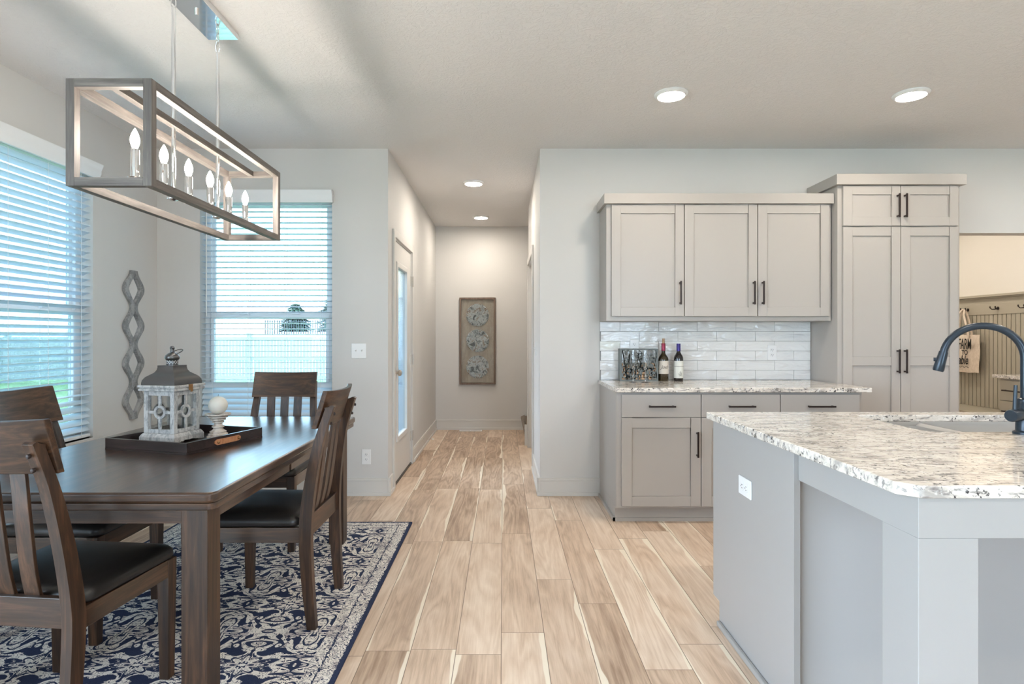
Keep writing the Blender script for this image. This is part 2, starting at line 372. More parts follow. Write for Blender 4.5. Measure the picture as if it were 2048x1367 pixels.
struct(MB().box(0.411, 2.6, 6.74, 6.86, 0, CEIL).box(2.6, 2.7, 6.74, 8.16, 0, CEIL).build('wall_stair', M_WALL))
struct(MB().box(5.6, 5.72, -3.6, 4.711, 0, CEIL).build('wall_right', M_WALL))
b = MB(); b.M = Matrix.Translation((0, -3.6, 0)) @ Matrix.Rotation(PI, 4, 'Z')
struct(holed(b, -5.72, 2.88, 0, CEIL, 0, 0.14, [(-REAR[1], -REAR[0], REAR[2], REAR[3])]).build('wall_rear', M_WALL))
struct(MB().box(5.18, 5.30, 4.831, 7.2, 0, CEIL).build('wall_mudroom_right', M_CREAM))
struct(MB().box(3.16, 3.28, 4.831, 7.2, 0, CEIL).box(3.16, 5.30, 7.2, 7.32, 0, CEIL).build('wall_mudroom_end', M_CREAM))

# baseboards: board plus a small shoe moulding
def bboard(name, M, u0, u1):
    b = onwall(M); b.box(u0, u1, -0.013, 0, 0, 0.14); b.box(u0, u1, -0.024, -0.013, 0, 0.028); b.box(u0, u1, -0.016, -0.013, 0.118, 0.126)
    return struct(b.build(name, M_TRIM, bevel=0.003))
bboard('baseboard_left', M_L, 0.05, YB)
bboard('baseboard_dining', M_B, XL+0.024, -0.91+0.024)
bboard('baseboard_back', M_B, 0.293-0.024, 0.764)
bboard('baseboard_hall_left', M_H, YB-0.02, 4.87); bboard('baseboard_hall_far_left', M_H, 5.965, 8.016)
bboard('baseboard_hall_end', Matrix.Translation((0, 8.04, 0)), -0.91, 2.6)
bboard('baseboard_hall_right', Matrix.Translation((0.293, 0, 0)) @ Matrix.Rotation(-PI/2, 4, 'Z'), -5.66, -YB+0.02)
bboard('baseboard_right', Matrix.Translation((5.6, 0, 0)) @ Matrix.Rotation(-PI/2, 4, 'Z'), -4.711, 3.6)
bboard('baseboard_mudroom', Matrix.Translation((5.18, 0, 0)) @ Matrix.Rotation(-PI/2, 4, 'Z'), -7.2, -7.02)

# windows: vinyl frame, two sashes, panes
def window(n, M, hole, label):
    u0, u1, z0, z1 = hole; zm = 1.43; d0, d1 = 0.085, 0.135
    b = onwall(M); t = 0.045
    b.box(u0, u0+t, d0, d1, z0, z1); b.box(u1-t, u1, d0, d1, z0, z1); b.box(u0+t, u1-t, d0, d1, z1-t, z1); b.box(u0+t, u1-t, d0, d1, z0, z0+t)
    w = struct(b.build('window_%d' % n, M_VINYL, bevel=0.004), label)
    a, c = u0+t, u1-t; r = 0.028
    b = onwall(M); b.box(a, c, d0-0.004, d0+0.022, zm-0.03, zm+0.002); b.box(a, c, d0-0.004, d0+0.022, z0+t, z0+t+0.04); b.box(a, a+r, d0-0.004, d0+0.022, z0+t+0.04, zm-0.03); b.box(c-r, c, d0-0.004, d0+0.022, z0+t+0.04, zm-0.03)
    b.build('lower_sash', M_VINYL, w, bevel=0.003)
    b = onwall(M); b.box(a, c, d0+0.024, d0+0.046, zm-0.01, zm+0.028); b.box(a, c, d0+0.024, d0+0.046, z1-t-r, z1-t); b.box(a, a+r, d0+0.024, d0+0.046, zm+0.028, z1-t-r); b.box(c-r, c, d0+0.024, d0+0.046, zm+0.028, z1-t-r)
    b.build('upper_sash', M_VINYL, w, bevel=0.003)
    onwall(M).box(a+r, c-r, d0+0.008, d0+0.011, z0+t+0.04, zm-0.03).build('pane', M_DIM, w)
    onwall(M).box(a+r, c-r, d0+0.034, d0+0.037, zm+0.028, z1-t-r).build('pane', M_DIM, w)
    for f in (0.28, 0.72):
        uu = a+(c-a)*f; onwall(M).box(uu-0.03, uu+0.03, d0-0.012, d0+0.015, zm+0.002, zm+0.012).build('sash_lock', M_WHITE, w, bevel=0.003)
    onwall(M).box(u0, u1, -0.006, d0, z0-0.018, z0).build('sill', M_TRIM, w)
    return w
window(1, M_L, W1, 'double-hung vinyl window on the left wall')
window(2, M_B, W2, 'double-hung vinyl window on the back wall')
def added_window(n, M, hole, cols, label):  # windows added out of view to bring daylight into the room
    u0, u1, z0, z1 = hole; t = 0.06; b = onwall(M); us = [u0+(u1-u0)*i/cols for i in range(cols+1)]
    b.box(u0, u1, 0.05, 0.11, z0, z0+t).box(u0, u1, 0.05, 0.11, z1-t, z1)
    for u in us:
        c = min(max(u, u0+t/2), u1-t/2); b.box(c-t/2, c+t/2, 0.05, 0.11, z0+t, z1-t)
    w = struct(b.build('window_%d' % n, M_VINYL, bevel=0.004), label)
    for a, c in zip(us, us[1:]): onwall(M).box(a+t*0.5, c-t*0.5, 0.078, 0.082, z0+t, z1-t).build('pane', M_PANE, w)
added_window(3, M_L, PAT, 4, 'added unseen patio window lighting the room from the left wall')
added_window(4, Matrix.Translation((0, -3.6, 0)) @ Matrix.Rotation(PI, 4, 'Z'), (-REAR[1], -REAR[0], REAR[2], REAR[3]), 2, 'added unseen windows lighting the room from the rear wall')

# blinds
def blind(M, hole, label, wand_u, tilt_fn, zend, over):
    u0, u1, z0, z1 = hole
    mid = M @ Vector(((u0+u1)/2, 0.0, z1-0.03))
    t = thing('venetian_blind', label, 'blind', mid)
    prof = [(-0.012, 0), (-0.03, 0), (-0.034, 0.012), (-0.044, 0.03), (-0.044, 0.052), (-0.052, 0.07), (-0.058, 0.086), (-0.058, 0.094), (-0.012, 0.094)]
    b = onwall(M); zt = z1-0.058
    b.loft([[(u, d, zt+z) for d, z in prof] for u in (u0-0.035, u1+0.02+over)])
    for u in (u0-0.035, u1+0.02+over): pass
    for ua, ub in ((u0-0.035, u0-0.022), (u1+0.007+over, u1+0.02+over)): b.box(ua, ub, -0.014, -0.001, zt, zt+0.094)
    b.build('valance', M_VINYL, t)
    onwall(M).box(u0+0.004, u1-0.004, 0.012, 0.058, z1-0.05, z1-0.002).build('headrail', M_VINYL, t)
    b = onwall(M); sp = 0.0445; z = z1-0.075; dc = 0.036
    while z > zend+0.03:
        a = tilt_fn(z); rings = []
        for u in (u0+0.006, u1-0.006):
            top, bot = [], []
            for s_, cr in ((-1, 0), (-0.5, 0.0022), (0, 0.003), (0.5, 0.0022), (1, 0)):
                dd, hh = 0.025*s_, cr
                top.append((u, dc+dd*math.cos(a)-hh*math.sin(a), z+dd*math.sin(a)+hh*math.cos(a)+0.0014)); bot.append((u, dc+dd*math.cos(a)-hh*math.sin(a), z+dd*math.sin(a)+hh*math.cos(a)-0.0014))
            rings.append(top+bot[::-1])
        b.loft(rings); z -= sp
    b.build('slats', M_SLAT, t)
    onwall(M).box(u0+0.006, u1-0.006, 0.012, 0.06, zend-0.008, zend+0.012).build('bottom_rail', M_VINYL, t, bevel=0.003)
    for f in (0.09, 0.36, 0.64, 0.91):
        u = u0+(u1-u0)*f; b = onwall(M)
        for d in (0.0105, 0.0615): b.box(u-0.001, u+0.001, d-0.0008, d+0.0008, zend, z1-0.05)
        b.build('ladder_cord', M_CORD, t)
    b = onwall(M); b.cyl((wand_u, 0.004, 1.42), (wand_u, 0.004, z1-0.06), 0.0045, seg=10); b.build('tilt_wand', M_VINYL, t)
    return t
def tilt1(z): return math.radians(-20 if z > 0.93 else min(38, -20+(0.93-z)*420))
def tilt2(z): return math.radians(-5 if z > 0.885 else 52)
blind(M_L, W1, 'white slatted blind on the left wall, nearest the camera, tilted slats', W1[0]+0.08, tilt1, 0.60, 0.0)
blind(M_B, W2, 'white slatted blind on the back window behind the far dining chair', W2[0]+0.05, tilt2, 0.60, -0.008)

# hall door with tall glass, casing, hinges, knob
u0, u1, _, z1 = DOOR1
b = onwall(M_H); cw = 0.06
b.box(u0-cw, u0, -0.018, 0.0, 0, z1+cw); b.box(u1, u1+cw, -0.018, 0.0, 0, z1+cw); b.box(u0, u1, -0.018, 0.0, z1, z1+cw)
b.box(u0-0.001, u0+0.012, -0.001, 0.13, 0, z1); b.box(u1-0.012, u1+0.001, -0.001, 0.13, 0, z1); b.box(u0, u1, -0.001, 0.13, z1-0.012, z1+0.001)
struct(b.build('trim_1', M_TRIM, bevel=0.003))
g0, g1, gz0, gz1 = 5.105, 5.625, 0.37, 1.88
b = onwall(M_H); da, db = 0.004, 0.046; e0, e1 = u0+0.014, u1-0.014
b.box(e0, g0, da, db, 0.02, z1-0.015); b.box(g1, e1, da, db, 0.02, z1-0.015); b.box(g0, g1, da, db, 0.02, gz0); b.box(g0, g1, da, db, gz1, z1-0.015)
d1 = struct(b.build('door_1', M_TRIM), 'white exterior door with a tall glass pane in the hall')
b = onwall(M_H); fw = 0.045
b.box(g0-0.02, g0+fw-0.02, -0.008, db+0.01, gz0-0.02, gz1+0.02); b.box(g1-fw+0.02, g1+0.02, -0.008, db+0.01, gz0-0.02, gz1+0.02); b.box(g0+fw-0.02, g1-fw+0.02, -0.008, db+0.01, gz0-0.02, gz0+fw-0.02); b.box(g0+fw-0.02, g1-fw+0.02, -0.008, db+0.01, gz1-fw+0.02, gz1+0.02)
b.build('glass_frame', M_TRIM, d1, bevel=0.006)
onwall(M_H).box(g0+0.02, g1-0.02, 0.012, 0.015, gz0+0.02, gz1-0.02).build('pane', M_PANE, d1)
b = onwall(M_H); z = gz1-0.04
while z > gz0+0.03:
    b.loft([[(u, 0.021, z-0.006), (u, 0.037, z+0.006), (u, 0.037, z+0.0068), (u, 0.021, z-0.0052)] for u in (g0+0.024, g1-0.024)]); z -= 0.0125
b.build('mini_blind', M_SLAT, d1)
b = onwall(M_H); kz, ku = 0.95, u0+0.075
b.lathe([(0.001, -0.055), (0.018, -0.053), (0.027, -0.042), (0.026, -0.03), (0.012, -0.022), (0.011, -0.006), (0.03, -0.004), (0.031, 0.005)], (ku, 0, kz), 24, 'y'); b.build('door_knob', M_NICKEL, d1)
for hz in (0.28, 1.03, 1.80):
    b = onwall(M_H); b.cyl((u1+0.004, -0.02, hz-0.05), (u1+0.004, -0.02, hz+0.05), 0.008, seg=10); b.box(u1-0.03, u1+0.002, -0.003, 0.006, hz-0.048, hz+0.048); b.box(u1+0.002, u1+0.03, -0.022, -0.0175, hz-0.048, hz+0.048); b.build('hinge', M_NICKEL, d1)
onwall(M_H).box(u0+0.012, u1-0.012, -0.005, 0.12, 0, 0.018).build('threshold', flat('dark_threshold', (0.05, 0.045, 0.04), 0.5), d1)
# right hall doorway with casing and closed door, hall switch
MR = Matrix.Translation((0.293, 0, 0)) @ Matrix.Rotation(-PI/2, 4, 'Z')    # u = -Y, outward = +X
b = onwall(MR); b.box(-5.73, -5.66, -0.018, 0, 0, 2.13); b.box(-6.80, -6.73, -0.018, 0, 0, 2.13); b.box(-6.73, -5.73, -0.018, 0, 2.06, 2.13)
b.box(-5.742, -5.728, -0.001, 0.117, 0, 2.06); b.box(-6.732, -6.718, -0.001, 0.117, 0, 2.06); b.box(-6.73, -5.73, -0.001, 0.117, 2.048, 2.062)
struct(b.build('trim_2', M_TRIM, bevel=0.003))
b = onwall(MR); b.box(-6.715, -5.745, 0.075, 0.11, 0.01, 2.045)
struct(b.build('door_2', M_TRIM), 'white inner door closed in the hall doorway')

# carpeted stair foot
b = MB()
for k in range(5):
    x0 = 0.275+k*0.26
    b.box(x0, 2.6, 6.90, 8.02, k*0.19, (k+1)*0.19)
    b.lathe([(0.001, 6.90), (0.022, 6.90), (0.022, 8.02), (0.001, 8.02)], (x0-0.012, 0, (k+1)*0.19-0.022), 12, 'y') if False else b.box(x0-0.035, x0, 6.90, 8.02, (k+1)*0.19-0.04, (k+1)*0.19)
struct(b.build('stairs', M_CARPET, bevel=0.016, bseg=4), 'carpeted stair steps at the end of the hall')
struct(MB().box(0.25, 0.29, 6.862, 6.898, 0, 0.24).build('trim_3', M_TRIM, bevel=0.003))

# ---------------------------------------------------------------- outdoors
M_LAWN = None
t_ = NT('lawn_grass'); n_ = t_.noise(t_.obj(), 3.0, 6, 0.7); t_.base(t_.ramp(n_, [(0.35, (0.14, 0.26, 0.10)), (0.65, (0.27, 0.40, 0.18))])); t_.set(Roughness=0.95); M_LAWN = t_.m
M_CONC = flat('pale_concrete', (0.55, 0.55, 0.53), 0.9)
struct(MB().box(-8.0, -2.9, -8, 1.2, -0.14, -0.02).box(-2.9, 7, -8, -3.78, -0.14, -0.02).build('bounce_patio_floor', M_CONC))  # pale slab added out of view to bounce daylight onto the ceiling
M_PALE = flat('pale_dry_ground', (0.62, 0.62, 0.55), 0.95)
bm_ = MB(); bm_.box(-60, -2.9, -20, 90, -0.4, -0.15); bm_.box(-2.9, 30, 8.2, 90, -0.4, -0.15); bm_.box(-2.9, 30, -20, -3.8, -0.4, -0.15)
bm_.box(-2.9, -1.07, 4.86, 8.2, -0.4, -0.15)
struct(bm_.build('lawn', M_LAWN))
b = MB(); rings = []
for x in (-90, -60, -30, 0, 30):
    rings.append([(x, 21, -0.4), (x, 21, -0.2), (x, 30, 0.8+0.2*math.sin(x)), (x, 45, 1.7+0.25*math.sin(x*0.7)), (x, 95, 2.2), (x, 95, -0.4)])
b.loft(rings); struct(b.build('hill', M_PALE))
M_FENCE = flat('dimmed_white_vinyl', (0.40, 0.43, 0.43), 0.5)  # clean white vinyl, colour darkened to offset outdoor overexposure
def fence(label, x0, x1, y, M, post_sp=2.44):
    t = thing('vinyl_fence', label, 'fence', M @ Vector(((x0+x1)/2, y, -0.15)), group=None)
    x = x0
    while x < x1:
        b = MB(); b.M = M; b.box(x-0.065, x+0.065, y-0.065, y+0.065, -0.15, 1.32); b.box(x-0.08, x+0.08, y-0.08, y+0.08, 1.32, 1.36); b.build('post', M_FENCE, t)
        b = MB(); b.M = M; xe = x+post_sp
        for z in (0.0, 0.59, 1.2): b.box(x+0.06, xe-0.06, y-0.03, y+0.03, z-0.045, z+0.045)
        p = x+0.13
        while p < xe-0.1:
            b.box(p, p+0.078, y-0.012, y+0.012, 0.0, 1.24); p += 0.0985
        b.build('picket_panel', M_FENCE, t)
        x = xe
    return t
fence('white vinyl picket fence across the yard behind the back window', -22.3, -1, 18.0, Matrix())
fence('white vinyl picket fence along the yard outside the left window', -2, 17.5, 17.0, Matrix.Rotation(PI/2, 4, 'Z'))
b = MB(); x = -16.0
b.box(-16, -11.4, 39.96, 40.0, 1.75, 1.80); b.box(-16, -11.4, 39.96, 40.0, 2.25, 2.29)
while x < -11.4: b.box(x, x+0.05, 39.97, 40.0, 1.3, 2.38); x += 0.16
tag(b.build('picket_fence', flat('dark_fence_metal', (0.05, 0.055, 0.06), 0.6)), 'dark far picket fence beyond the white fence', 'fence')
def spruce(x, y, z0, h, r, label, seed):
    rnd = random.Random(seed); t = thing('spruce_tree', label, 'tree', (x, y, z0))
    MB().cyl((x, y, z0), (x, y, z0+h*0.97), 0.16, 0.02, 8).build('trunk', flat('bark', (0.08, 0.055, 0.04), 0.9), t)
    b = MB(); n = 16
    for i in range(n):
        zz = z0+h*(0.08+0.9*i/n); rr = r*(1-i/n)**0.5+0.1
        m = 14
        for k in range(m):
            a = 2*PI*(k+rnd.random()*0.6)/m; l = rr*(0.75+0.45*rnd.random()); dr = l*(0.15+0.25*rnd.random())
            p = Vector((x, y, zz)); q = p+Vector((math.cos(a)*l, math.sin(a)*l, -dr+0.12*l)); w = Vector((-math.sin(a), math.cos(a), 0))*l*0.2
            m_ = (p+q)/2+Vector((0, 0, 0.12*l))
            b.loft([[p+Vector((0, 0, .12)), p-Vector((0, 0, .12)), p+w*0.05], [m_+w, m_-w, m_-Vector((0, 0, .1))], [q+w*0.1, q-w*0.1, q-Vector((0, 0, .05))]])
    b.build('foliage', M_TREE, t)
M_TREE = flat('spruce_needles', (0.045, 0.085, 0.05), 0.9)
spruce(-24.4, 70, 1.6, 3.7, 2.0, 'rounded dark spruce tree far beyond the fence, left of two', 1)
spruce(-20.2, 70, 1.6, 4.6, 1.9, 'taller dark spruce tree far beyond the fence, right of two', 2)
# ---------------------------------------------------------------- kitchen
def pull(parent, u, y, z, L, vert, M=None):
    b = MB()
    if M is not None: b.M = M
    s = 0.0055
    if vert:
        b.box(u-s, u+s, y-0.034, y-0.024, z-L/2, z+L/2)
        for q in (-1, 1): b.box(u-s, u+s, y-0.025, y, z+q*(L/2-0.012)-s, z+q*(L/2-0.012)+s)
    else:
        b.box(u-L/2, u+L/2, y-0.034, y-0.024, z-s, z+s)
        for q in (-1, 1): b.box(u+q*(L/2-0.012)-s, u+q*(L/2-0.012)+s, y-0.025, y, z-s, z+s)
    return b.build('handle', M_BLACK, parent, bevel=0.0015)
def shaker(parent, name, u0, u1, z0, z1, yf, rails=(), fr=0.062, mat=None, rh=0.062, M=None):
    """door front in the plane y=yf, facing -y, 20 mm thick, recessed panels"""
    b = MB()
    if M is not None: b.M = M
    y0, y1 = yf-0.02, yf
    b.box(u0, u0+fr, y0, y1, z0, z1).box(u1-fr, u1, y0, y1, z0, z1)
    zs = [z0+rh/2] + sorted(rails) + [z1-rh/2]
    for z in zs: b.box(u0+fr, u1-fr, y0, y1, z-rh/2, z+rh/2)
    for a, c in zip(zs, zs[1:]): b.box(u0+fr, u1-fr, y0+0.009, y1, a+rh/2, c-rh/2)
    return b.build(name, mat or M_CAB, parent, bevel=0.0018)

# base cabinet under the back counter
t = thing('base_cabinet', 'greige three-bay base cabinet under granite by the back wall', 'cabinet', (1.59, 4.36, 0))
YF = 4.013
MB().box(0.764, 2.42, YF, 4.708, 0.10, 0.8835).build('body', M_CAB, t, bevel=0.001)
MB().box(0.764, 2.42, 4.062, 4.70, 0, 0.0995).box(0.75, 2.43, 4.048, 4.062, 0, 0.022).box(0.75, 0.7635, 4.048, 4.69, 0, 0.022).build('toe_kick', M_CAB, t)
bays = ((0.797, 1.328), (1.333, 1.860), (1.865, 2.394))
for i, (a, c) in enumerate(bays):
    d = MB().box(a, c, YF-0.02, YF, 0.716, 0.868).build('drawer', M_CAB, t, bevel=0.0018)
    pull(d, (a+c)/2, YF-0.02, 0.789, 0.18, False)
    d = shaker(t, 'door', a, c, 0.116, 0.711, YF, fr=0.068, rh=0.068)
    pull(d, c-0.027 if i < 2 else a+0.027, YF-0.02, 0.535, 0.172, True)
b = MB().zprism([(0.75, 4.7105), (0.75, 3.965), (2.461, 3.965), (2.461, 4.315), (2.4285, 4.315), (2.4285, 4.7105)], 0.884, 0.914)
tag(b.build('countertop', M_GRAN, bevel=0.004), 'speckled granite countertop along the back wall under the tile', 'countertop')

# wall cabinet
t = thing('wall_cabinet', 'greige three-door wall cabinet above the white tile', 'cabinet', (1.59, 4.55, 1.373))
MB().box(0.764, 2.425, 4.401, 4.709, 1.373, 2.29).build('body', M_CAB, t, bevel=0.001)
for i, (a, c) in enumerate(((0.800, 1.333), (1.339, 1.873), (1.879, 2.404))):
    d = shaker(t, 'door', a, c, 1.406, 2.229, 4.401, fr=0.066, rh=0.066)
    pull(d, a+0.03 if i == 2 else c-0.03, 4.381, 1.577, 0.172, True)
MB().zprism([(0.742, 4.709), (0.742, 4.362), (2.428, 4.362), (2.428, 4.4005), (0.7635, 4.4005), (0.7635, 4.709)], 2.232, 2.306).box(0.764, 2.426, 4.401, 4.709, 2.2905, 2.306).build('crown', M_CAB, t, bevel=0.0015)

# tall pantry cabinet
t = thing('pantry_cabinet', 'tall greige pantry cabinet with four doors right of the tile', 'cabinet', (2.875, 4.52, 0))
MB().box(2.431, 3.318, 4.326, 4.709, 0.10, 2.40).box(2.431, 3.318, 4.38, 4.70, 0, 0.0995).build('body', M_CAB, t, bevel=0.001)
xm = 2.8785
for (a, c) in ((2.463, xm-0.0025), (xm+0.0025, 3.297)):
    left = a < 2.6; hu = xm-0.026 if left else xm+0.026
    d = shaker(t, 'door', a, c, 2.058, 2.348, 4.326, fr=0.064, rh=0.064); pull(d, hu, 4.306, 2.20, 0.172, True)
    d = shaker(t, 'door', a, c, 0.116, 2.049, 4.326, rails=(1.078,), fr=0.066, rh=0.064); pull(d, hu, 4.306, 1.078, 0.172, True)
MB().zprism([(2.405, 4.709), (2.405, 4.285), (3.342, 4.285), (3.342, 4.709), (3.3185, 4.709), (3.3185, 4.3255), (2.4305, 4.3255), (2.4305, 4.709)], 2.352, 2.428).box(2.431, 3.318, 4.326, 4.709, 2.4005, 2.428).build('crown', M_CAB, t, bevel=0.0015)

# tile backsplash: running bond, every tile a block over a grout bed
x0, x1, z0 = 0.766, 2.428, 0.915
gb = MB().box(x0, x1, 4.7035, 4.710, z0, 1.372)
bs = tag(gb.build('tile_backsplash', M_GROUT), 'glossy white subway tile backsplash behind the wine bottles', 'tile')
b = MB(); ph = 0.76; rnd = random.Random(3)
for r in range(6):
    za, zb = z0+0.0762*r+0.001, z0+0.0762*(r+1)-0.001
    k0 = 0.924 + (0.0 if r % 2 else 0.1525)
    k = k0-3*0.305
    while k < x1:
        a, c = max(k+0.001, x0), min(k+0.304, x1)
        if c-a > 0.01:
            tl = [rnd.uniform(-0.0012, 0.0012) for _ in range(2)]
            b.loft([[(a, 4.7036, za), (a, 4.697+tl[0], za), (a, 4.697+tl[1], zb), (a, 4.7036, zb)], [(c, 4.7036, za), (c, 4.697-tl[1], za), (c, 4.697-tl[0], zb), (c, 4.7036, zb)]])
        k += 0.305
b.build('tiles', M_TILE, bs, bevel=0.0012)

# outlets and switches: M maps (u along wall, outward into wall, z)
def outlet(label, M, c, horiz=False, gang=1, switch=False):
    w = (0.072 if gang == 1 else 0.118); h = 0.118
    loc = M @ Vector((c[0], 0, c[1]))
    t = thing('light_switch' if switch else 'wall_outlet', label, 'switch' if switch else 'outlet', loc)
    Mx = M @ Matrix.Translation((c[0], 0, c[1])) @ (Matrix.Rotation(PI/2, 4, 'Y') if horiz else Matrix())
    b = MB(); b.M = Mx; b.box(-w/2, w/2, -0.006, 0, -h/2, h/2); b.build('plate', M_WHITE, t, bevel=0.003)
    if switch:
        for i in range(gang):
            u = (i-(gang-1)/2)*0.046
            b = MB(); b.M = Mx; b.box(u-0.006, u+0.006, -0.009, -0.006, -0.013, 0.013); b.loft([[(u-0.004, -0.008, -0.004), (u+0.004, -0.008, -0.004), (u+0.004, -0.008, 0.006), (u-0.004, -0.008, 0.006)], [(u-0.0035, -0.02, 0.006), (u+0.0035, -0.02, 0.006), (u+0.0035, -0.02, 0.012), (u-0.0035, -0.02, 0.012)]])
            b.build('toggle', M_WHITE, t)
    else:
        for q in (-1, 1):
            zz = q*0.0195
            b = MB(); b.M = Mx; b.prism([(0.0165*math.cos(a), max(-0.0125, min(0.0125, 0.0165*math.sin(a)))) for a in [2*PI*i/24 for i in range(24)]], lambda p: (p[0], -0.006, zz+p[1]), lambda p: (p[0], -0.009, zz+p[1])); so = b.build('socket', M_WHITE, t, bevel=0.0006)
            b = MB(); b.M = Mx; b.box(-0.0075, -0.0052, -0.0094, -0.0088, zz-0.002, zz+0.008).box(0.0052, 0.0075, -0.0094, -0.0088, zz-0.001, zz+0.007).box(-0.002, 0.002, -0.0094, -0.0088, zz-0.009, zz-0.0045); b.build('slot', M_SLOT, so)
    return t
outlet('white double light switch on the wall right of the back window', M_B, (-1.14, 1.143), gang=2, switch=True)
outlet('white wall outlet low on the wall behind the brown side chair', M_B, (-1.081, 0.305))
M_T = Matrix.Translation((0, 4.6955, 0))
outlet('white outlet on the tile backsplash right of the wine bottles', M_T, (2.122, 1.130))
outlet('white outlet on the tile partly hidden behind the cork box', M_T, (1.036, 1.175))
outlet('white light switch on the right hall wall before the doorway', MR, (-5.33, 1.147), switch=True)
M_I = Matrix.Translation((0.945, 0, 0)) @ Matrix.Rotation(-PI/2, 4, 'Z')
outlet('white outlet mounted sideways on the grey island end panel', M_I, (-2.315, 0.67), horiz=True)

# island
t = thing('kitchen_island', 'light grey kitchen island with open knee space and square corner leg', 'island', (2.1, 2.0, 0))
b = MB().prism([(1.934, 0), (2.60, 0), (2.60, 0.10), (2.675, 0.10), (2.675, 0.8835), (1.934, 0.8835)], lambda p: (0.945, p[0], p[1]), lambda p: (0.967, p[0], p[1]))
b.build('end_panel', M_ISL, t, bevel=0.0015)
SX0, SX1, SY0, SY1 = 1.53, 2.33, 2.136, 2.60
b = MB().box(0.9675, 3.35, 1.95, 1.97, 0, 0.8835).box(0.9675, 3.35, 2.66, 2.675, 0.10, 0.8835).box(3.33, 3.35, 1.97, 2.66, 0, 0.8835).box(0.9675, 3.33, 2.585, 2.60, 0, 0.10).box(0.9675, 3.33, 1.97, 2.66, 0.10, 0.115).build('cabinet_body', M_ISL, t)
MB().box(0.929, 0.9445, 1.92, 2.59, 0, 0.022).build('shoe_moulding', M_ISL, t, bevel=0.004)
MB().box(0.96, 0.982, 1.397, 1.9335, 0.789, 0.8835).box(0.96, 3.35, 1.375, 1.397, 0.789, 0.8835).box(3.328, 3.35, 1.397, 1.95, 0.789, 0.8835).build('apron', M_ISL, t, bevel=0.0015)
for x in (0.962, 3.208): MB().box(x, x+0.14, 1.378, 1.51, 0, 0.7888).build('leg', M_ISL, t, bevel=0.002)
b = MB(); outer = [(0.922, 2.70), (0.922, 1.402), (0.962, 1.362), (3.39, 1.362), (3.39, 2.70)]
hole = rrect(SX0, SX1, SY0, SY1, 0.045, 5)
ed = []
for loop in (outer, hole):
    vs = [b.v((x, y, 0.914)) for x, y in loop]; ed += [b.bm.edges.new((vs[i], vs[(i+1) % len(vs)])) for i in range(len(vs))]
bmesh.ops.triangle_fill(b.bm, use_beauty=True, edges=ed)
bmesh.ops.recalc_face_normals(b.bm, faces=b.bm.faces)
r_ = bmesh.ops.extrude_face_region(b.bm, geom=b.bm.faces[:])
bmesh.ops.translate(b.bm, verts=[g for g in r_['geom'] if isinstance(g, bmesh.types.BMVert)], vec=(0, 0, -0.030))
tag(b.build('countertop', M_GRAN, bevel=0.004), 'large veined granite island top with clipped corner around the sink', 'countertop')
M_SINK = flat('grey_composite_sink', (0.42, 0.40, 0.375), 0.35)
t = thing('kitchen_sink', 'grey double-bowl undermount sink in the island', 'sink', (1.93, 2.37, 0.70))
def bowl(x0, x1, y0, y1, zt, zb, r):
    b = MB(); R = []
    for ins, z, q in ((0, zt, r), (0.004, zb+0.05, r), (0.03, zb+0.008, r), (0.06, zb, r)):
        R.append([(x, y, z) for x, y in rrect(x0+ins, x1-ins, y0+ins, y1-ins, max(q-ins*0.3, .01), 5)])
    b.loft(R, caps=False); b.f(b.bm.verts[-24:][::-1] if False else [v for v in list(b.bm.verts)[-24:]])
    return b
bowl(SX0+0.004, 1.80, SY0+0.004, SY1-0.004, 0.868, 0.68, 0.05).build('bowl', M_SINK, t)
bowl(1.84, SX1-0.004, SY0+0.004, SY1-0.004, 0.868, 0.68, 0.05).build('bowl', M_SINK, t)
b = MB(); n = 8
b.loft([[(1.80+0.04*i/n, y, 0.868+0.010*math.sin(PI*i/n)) for i in range(n+1)]+[(1.84, y, 0.84), (1.80, y, 0.84)] for y in (SY0+0.004, SY1-0.004)]); b.build('divider', M_SINK, t)
b = MB()
for lp0, lp1 in ((rrect(SX0-0.02, SX1+0.02, SY0-0.02, SY1+0.02, .05, 5), rrect(SX0, SX1, SY0, SY1, .045, 5)),):
    b.loft([[(x, y, 0.8838) for x, y in lp0], [(x, y, 0.866) for x, y in lp0], [(x, y, 0.866) for x, y in lp1], [(x, y, 0.8838) for x, y in lp1]], closed=True)
b.build('rim', M_SINK, t)
# faucet
FX, FY = 1.828, 2.085
t = thing('kitchen_faucet', 'matte black gooseneck faucet on the island beside the sink', 'faucet', (FX, FY, 0.9145))
MB().lathe([(0.001, 0.9145), (0.034, 0.9145), (0.034, 0.922), (0.026, 0.927), (0.025, 1.02), (0.0225, 1.024), (0.0225, 1.036), (0.014, 1.042), (0.001, 1.042)], (FX, FY, 0), 32).build('base', M_FAUCET, t)
dv = Vector((-0.205, 0.11, 0)); R = dv.length/2; dn = dv.normalized(); zc = 1.178
pts = [Vector((FX, FY, z)) for z in (1.03, 1.10, zc)]
cen = Vector((FX, FY, zc))+dn*R
for i in range(1, 25):
    a = PI - (PI-math.radians(10))*i/24; pts.append(cen+dn*R*math.cos(a)+Vector((0, 0, R*math.sin(a))))
MB().tube(pts, 0.0125, 16).build('spout', M_FAUCET, t)
e = pts[-1]; dd = (pts[-1]-pts[-2]).normalized()
sh = MB().tube([e-dd*0.002, e+dd*0.03, e+dd*0.066, e+dd*0.072], [0.0145, 0.0165, 0.0185, 0.0165], 20).build('spray_head', M_FAUCET, t)
pb = e+dd*0.028; MB().cyl(pb+dn*0.012, pb+dn*0.0235, 0.008, 0.007, 14).build('spray_button', M_FAUCET, sh)
hd = Vector((-0.90, -0.42, 0)).normalized(); hb = Vector((FX, FY, 0.983))
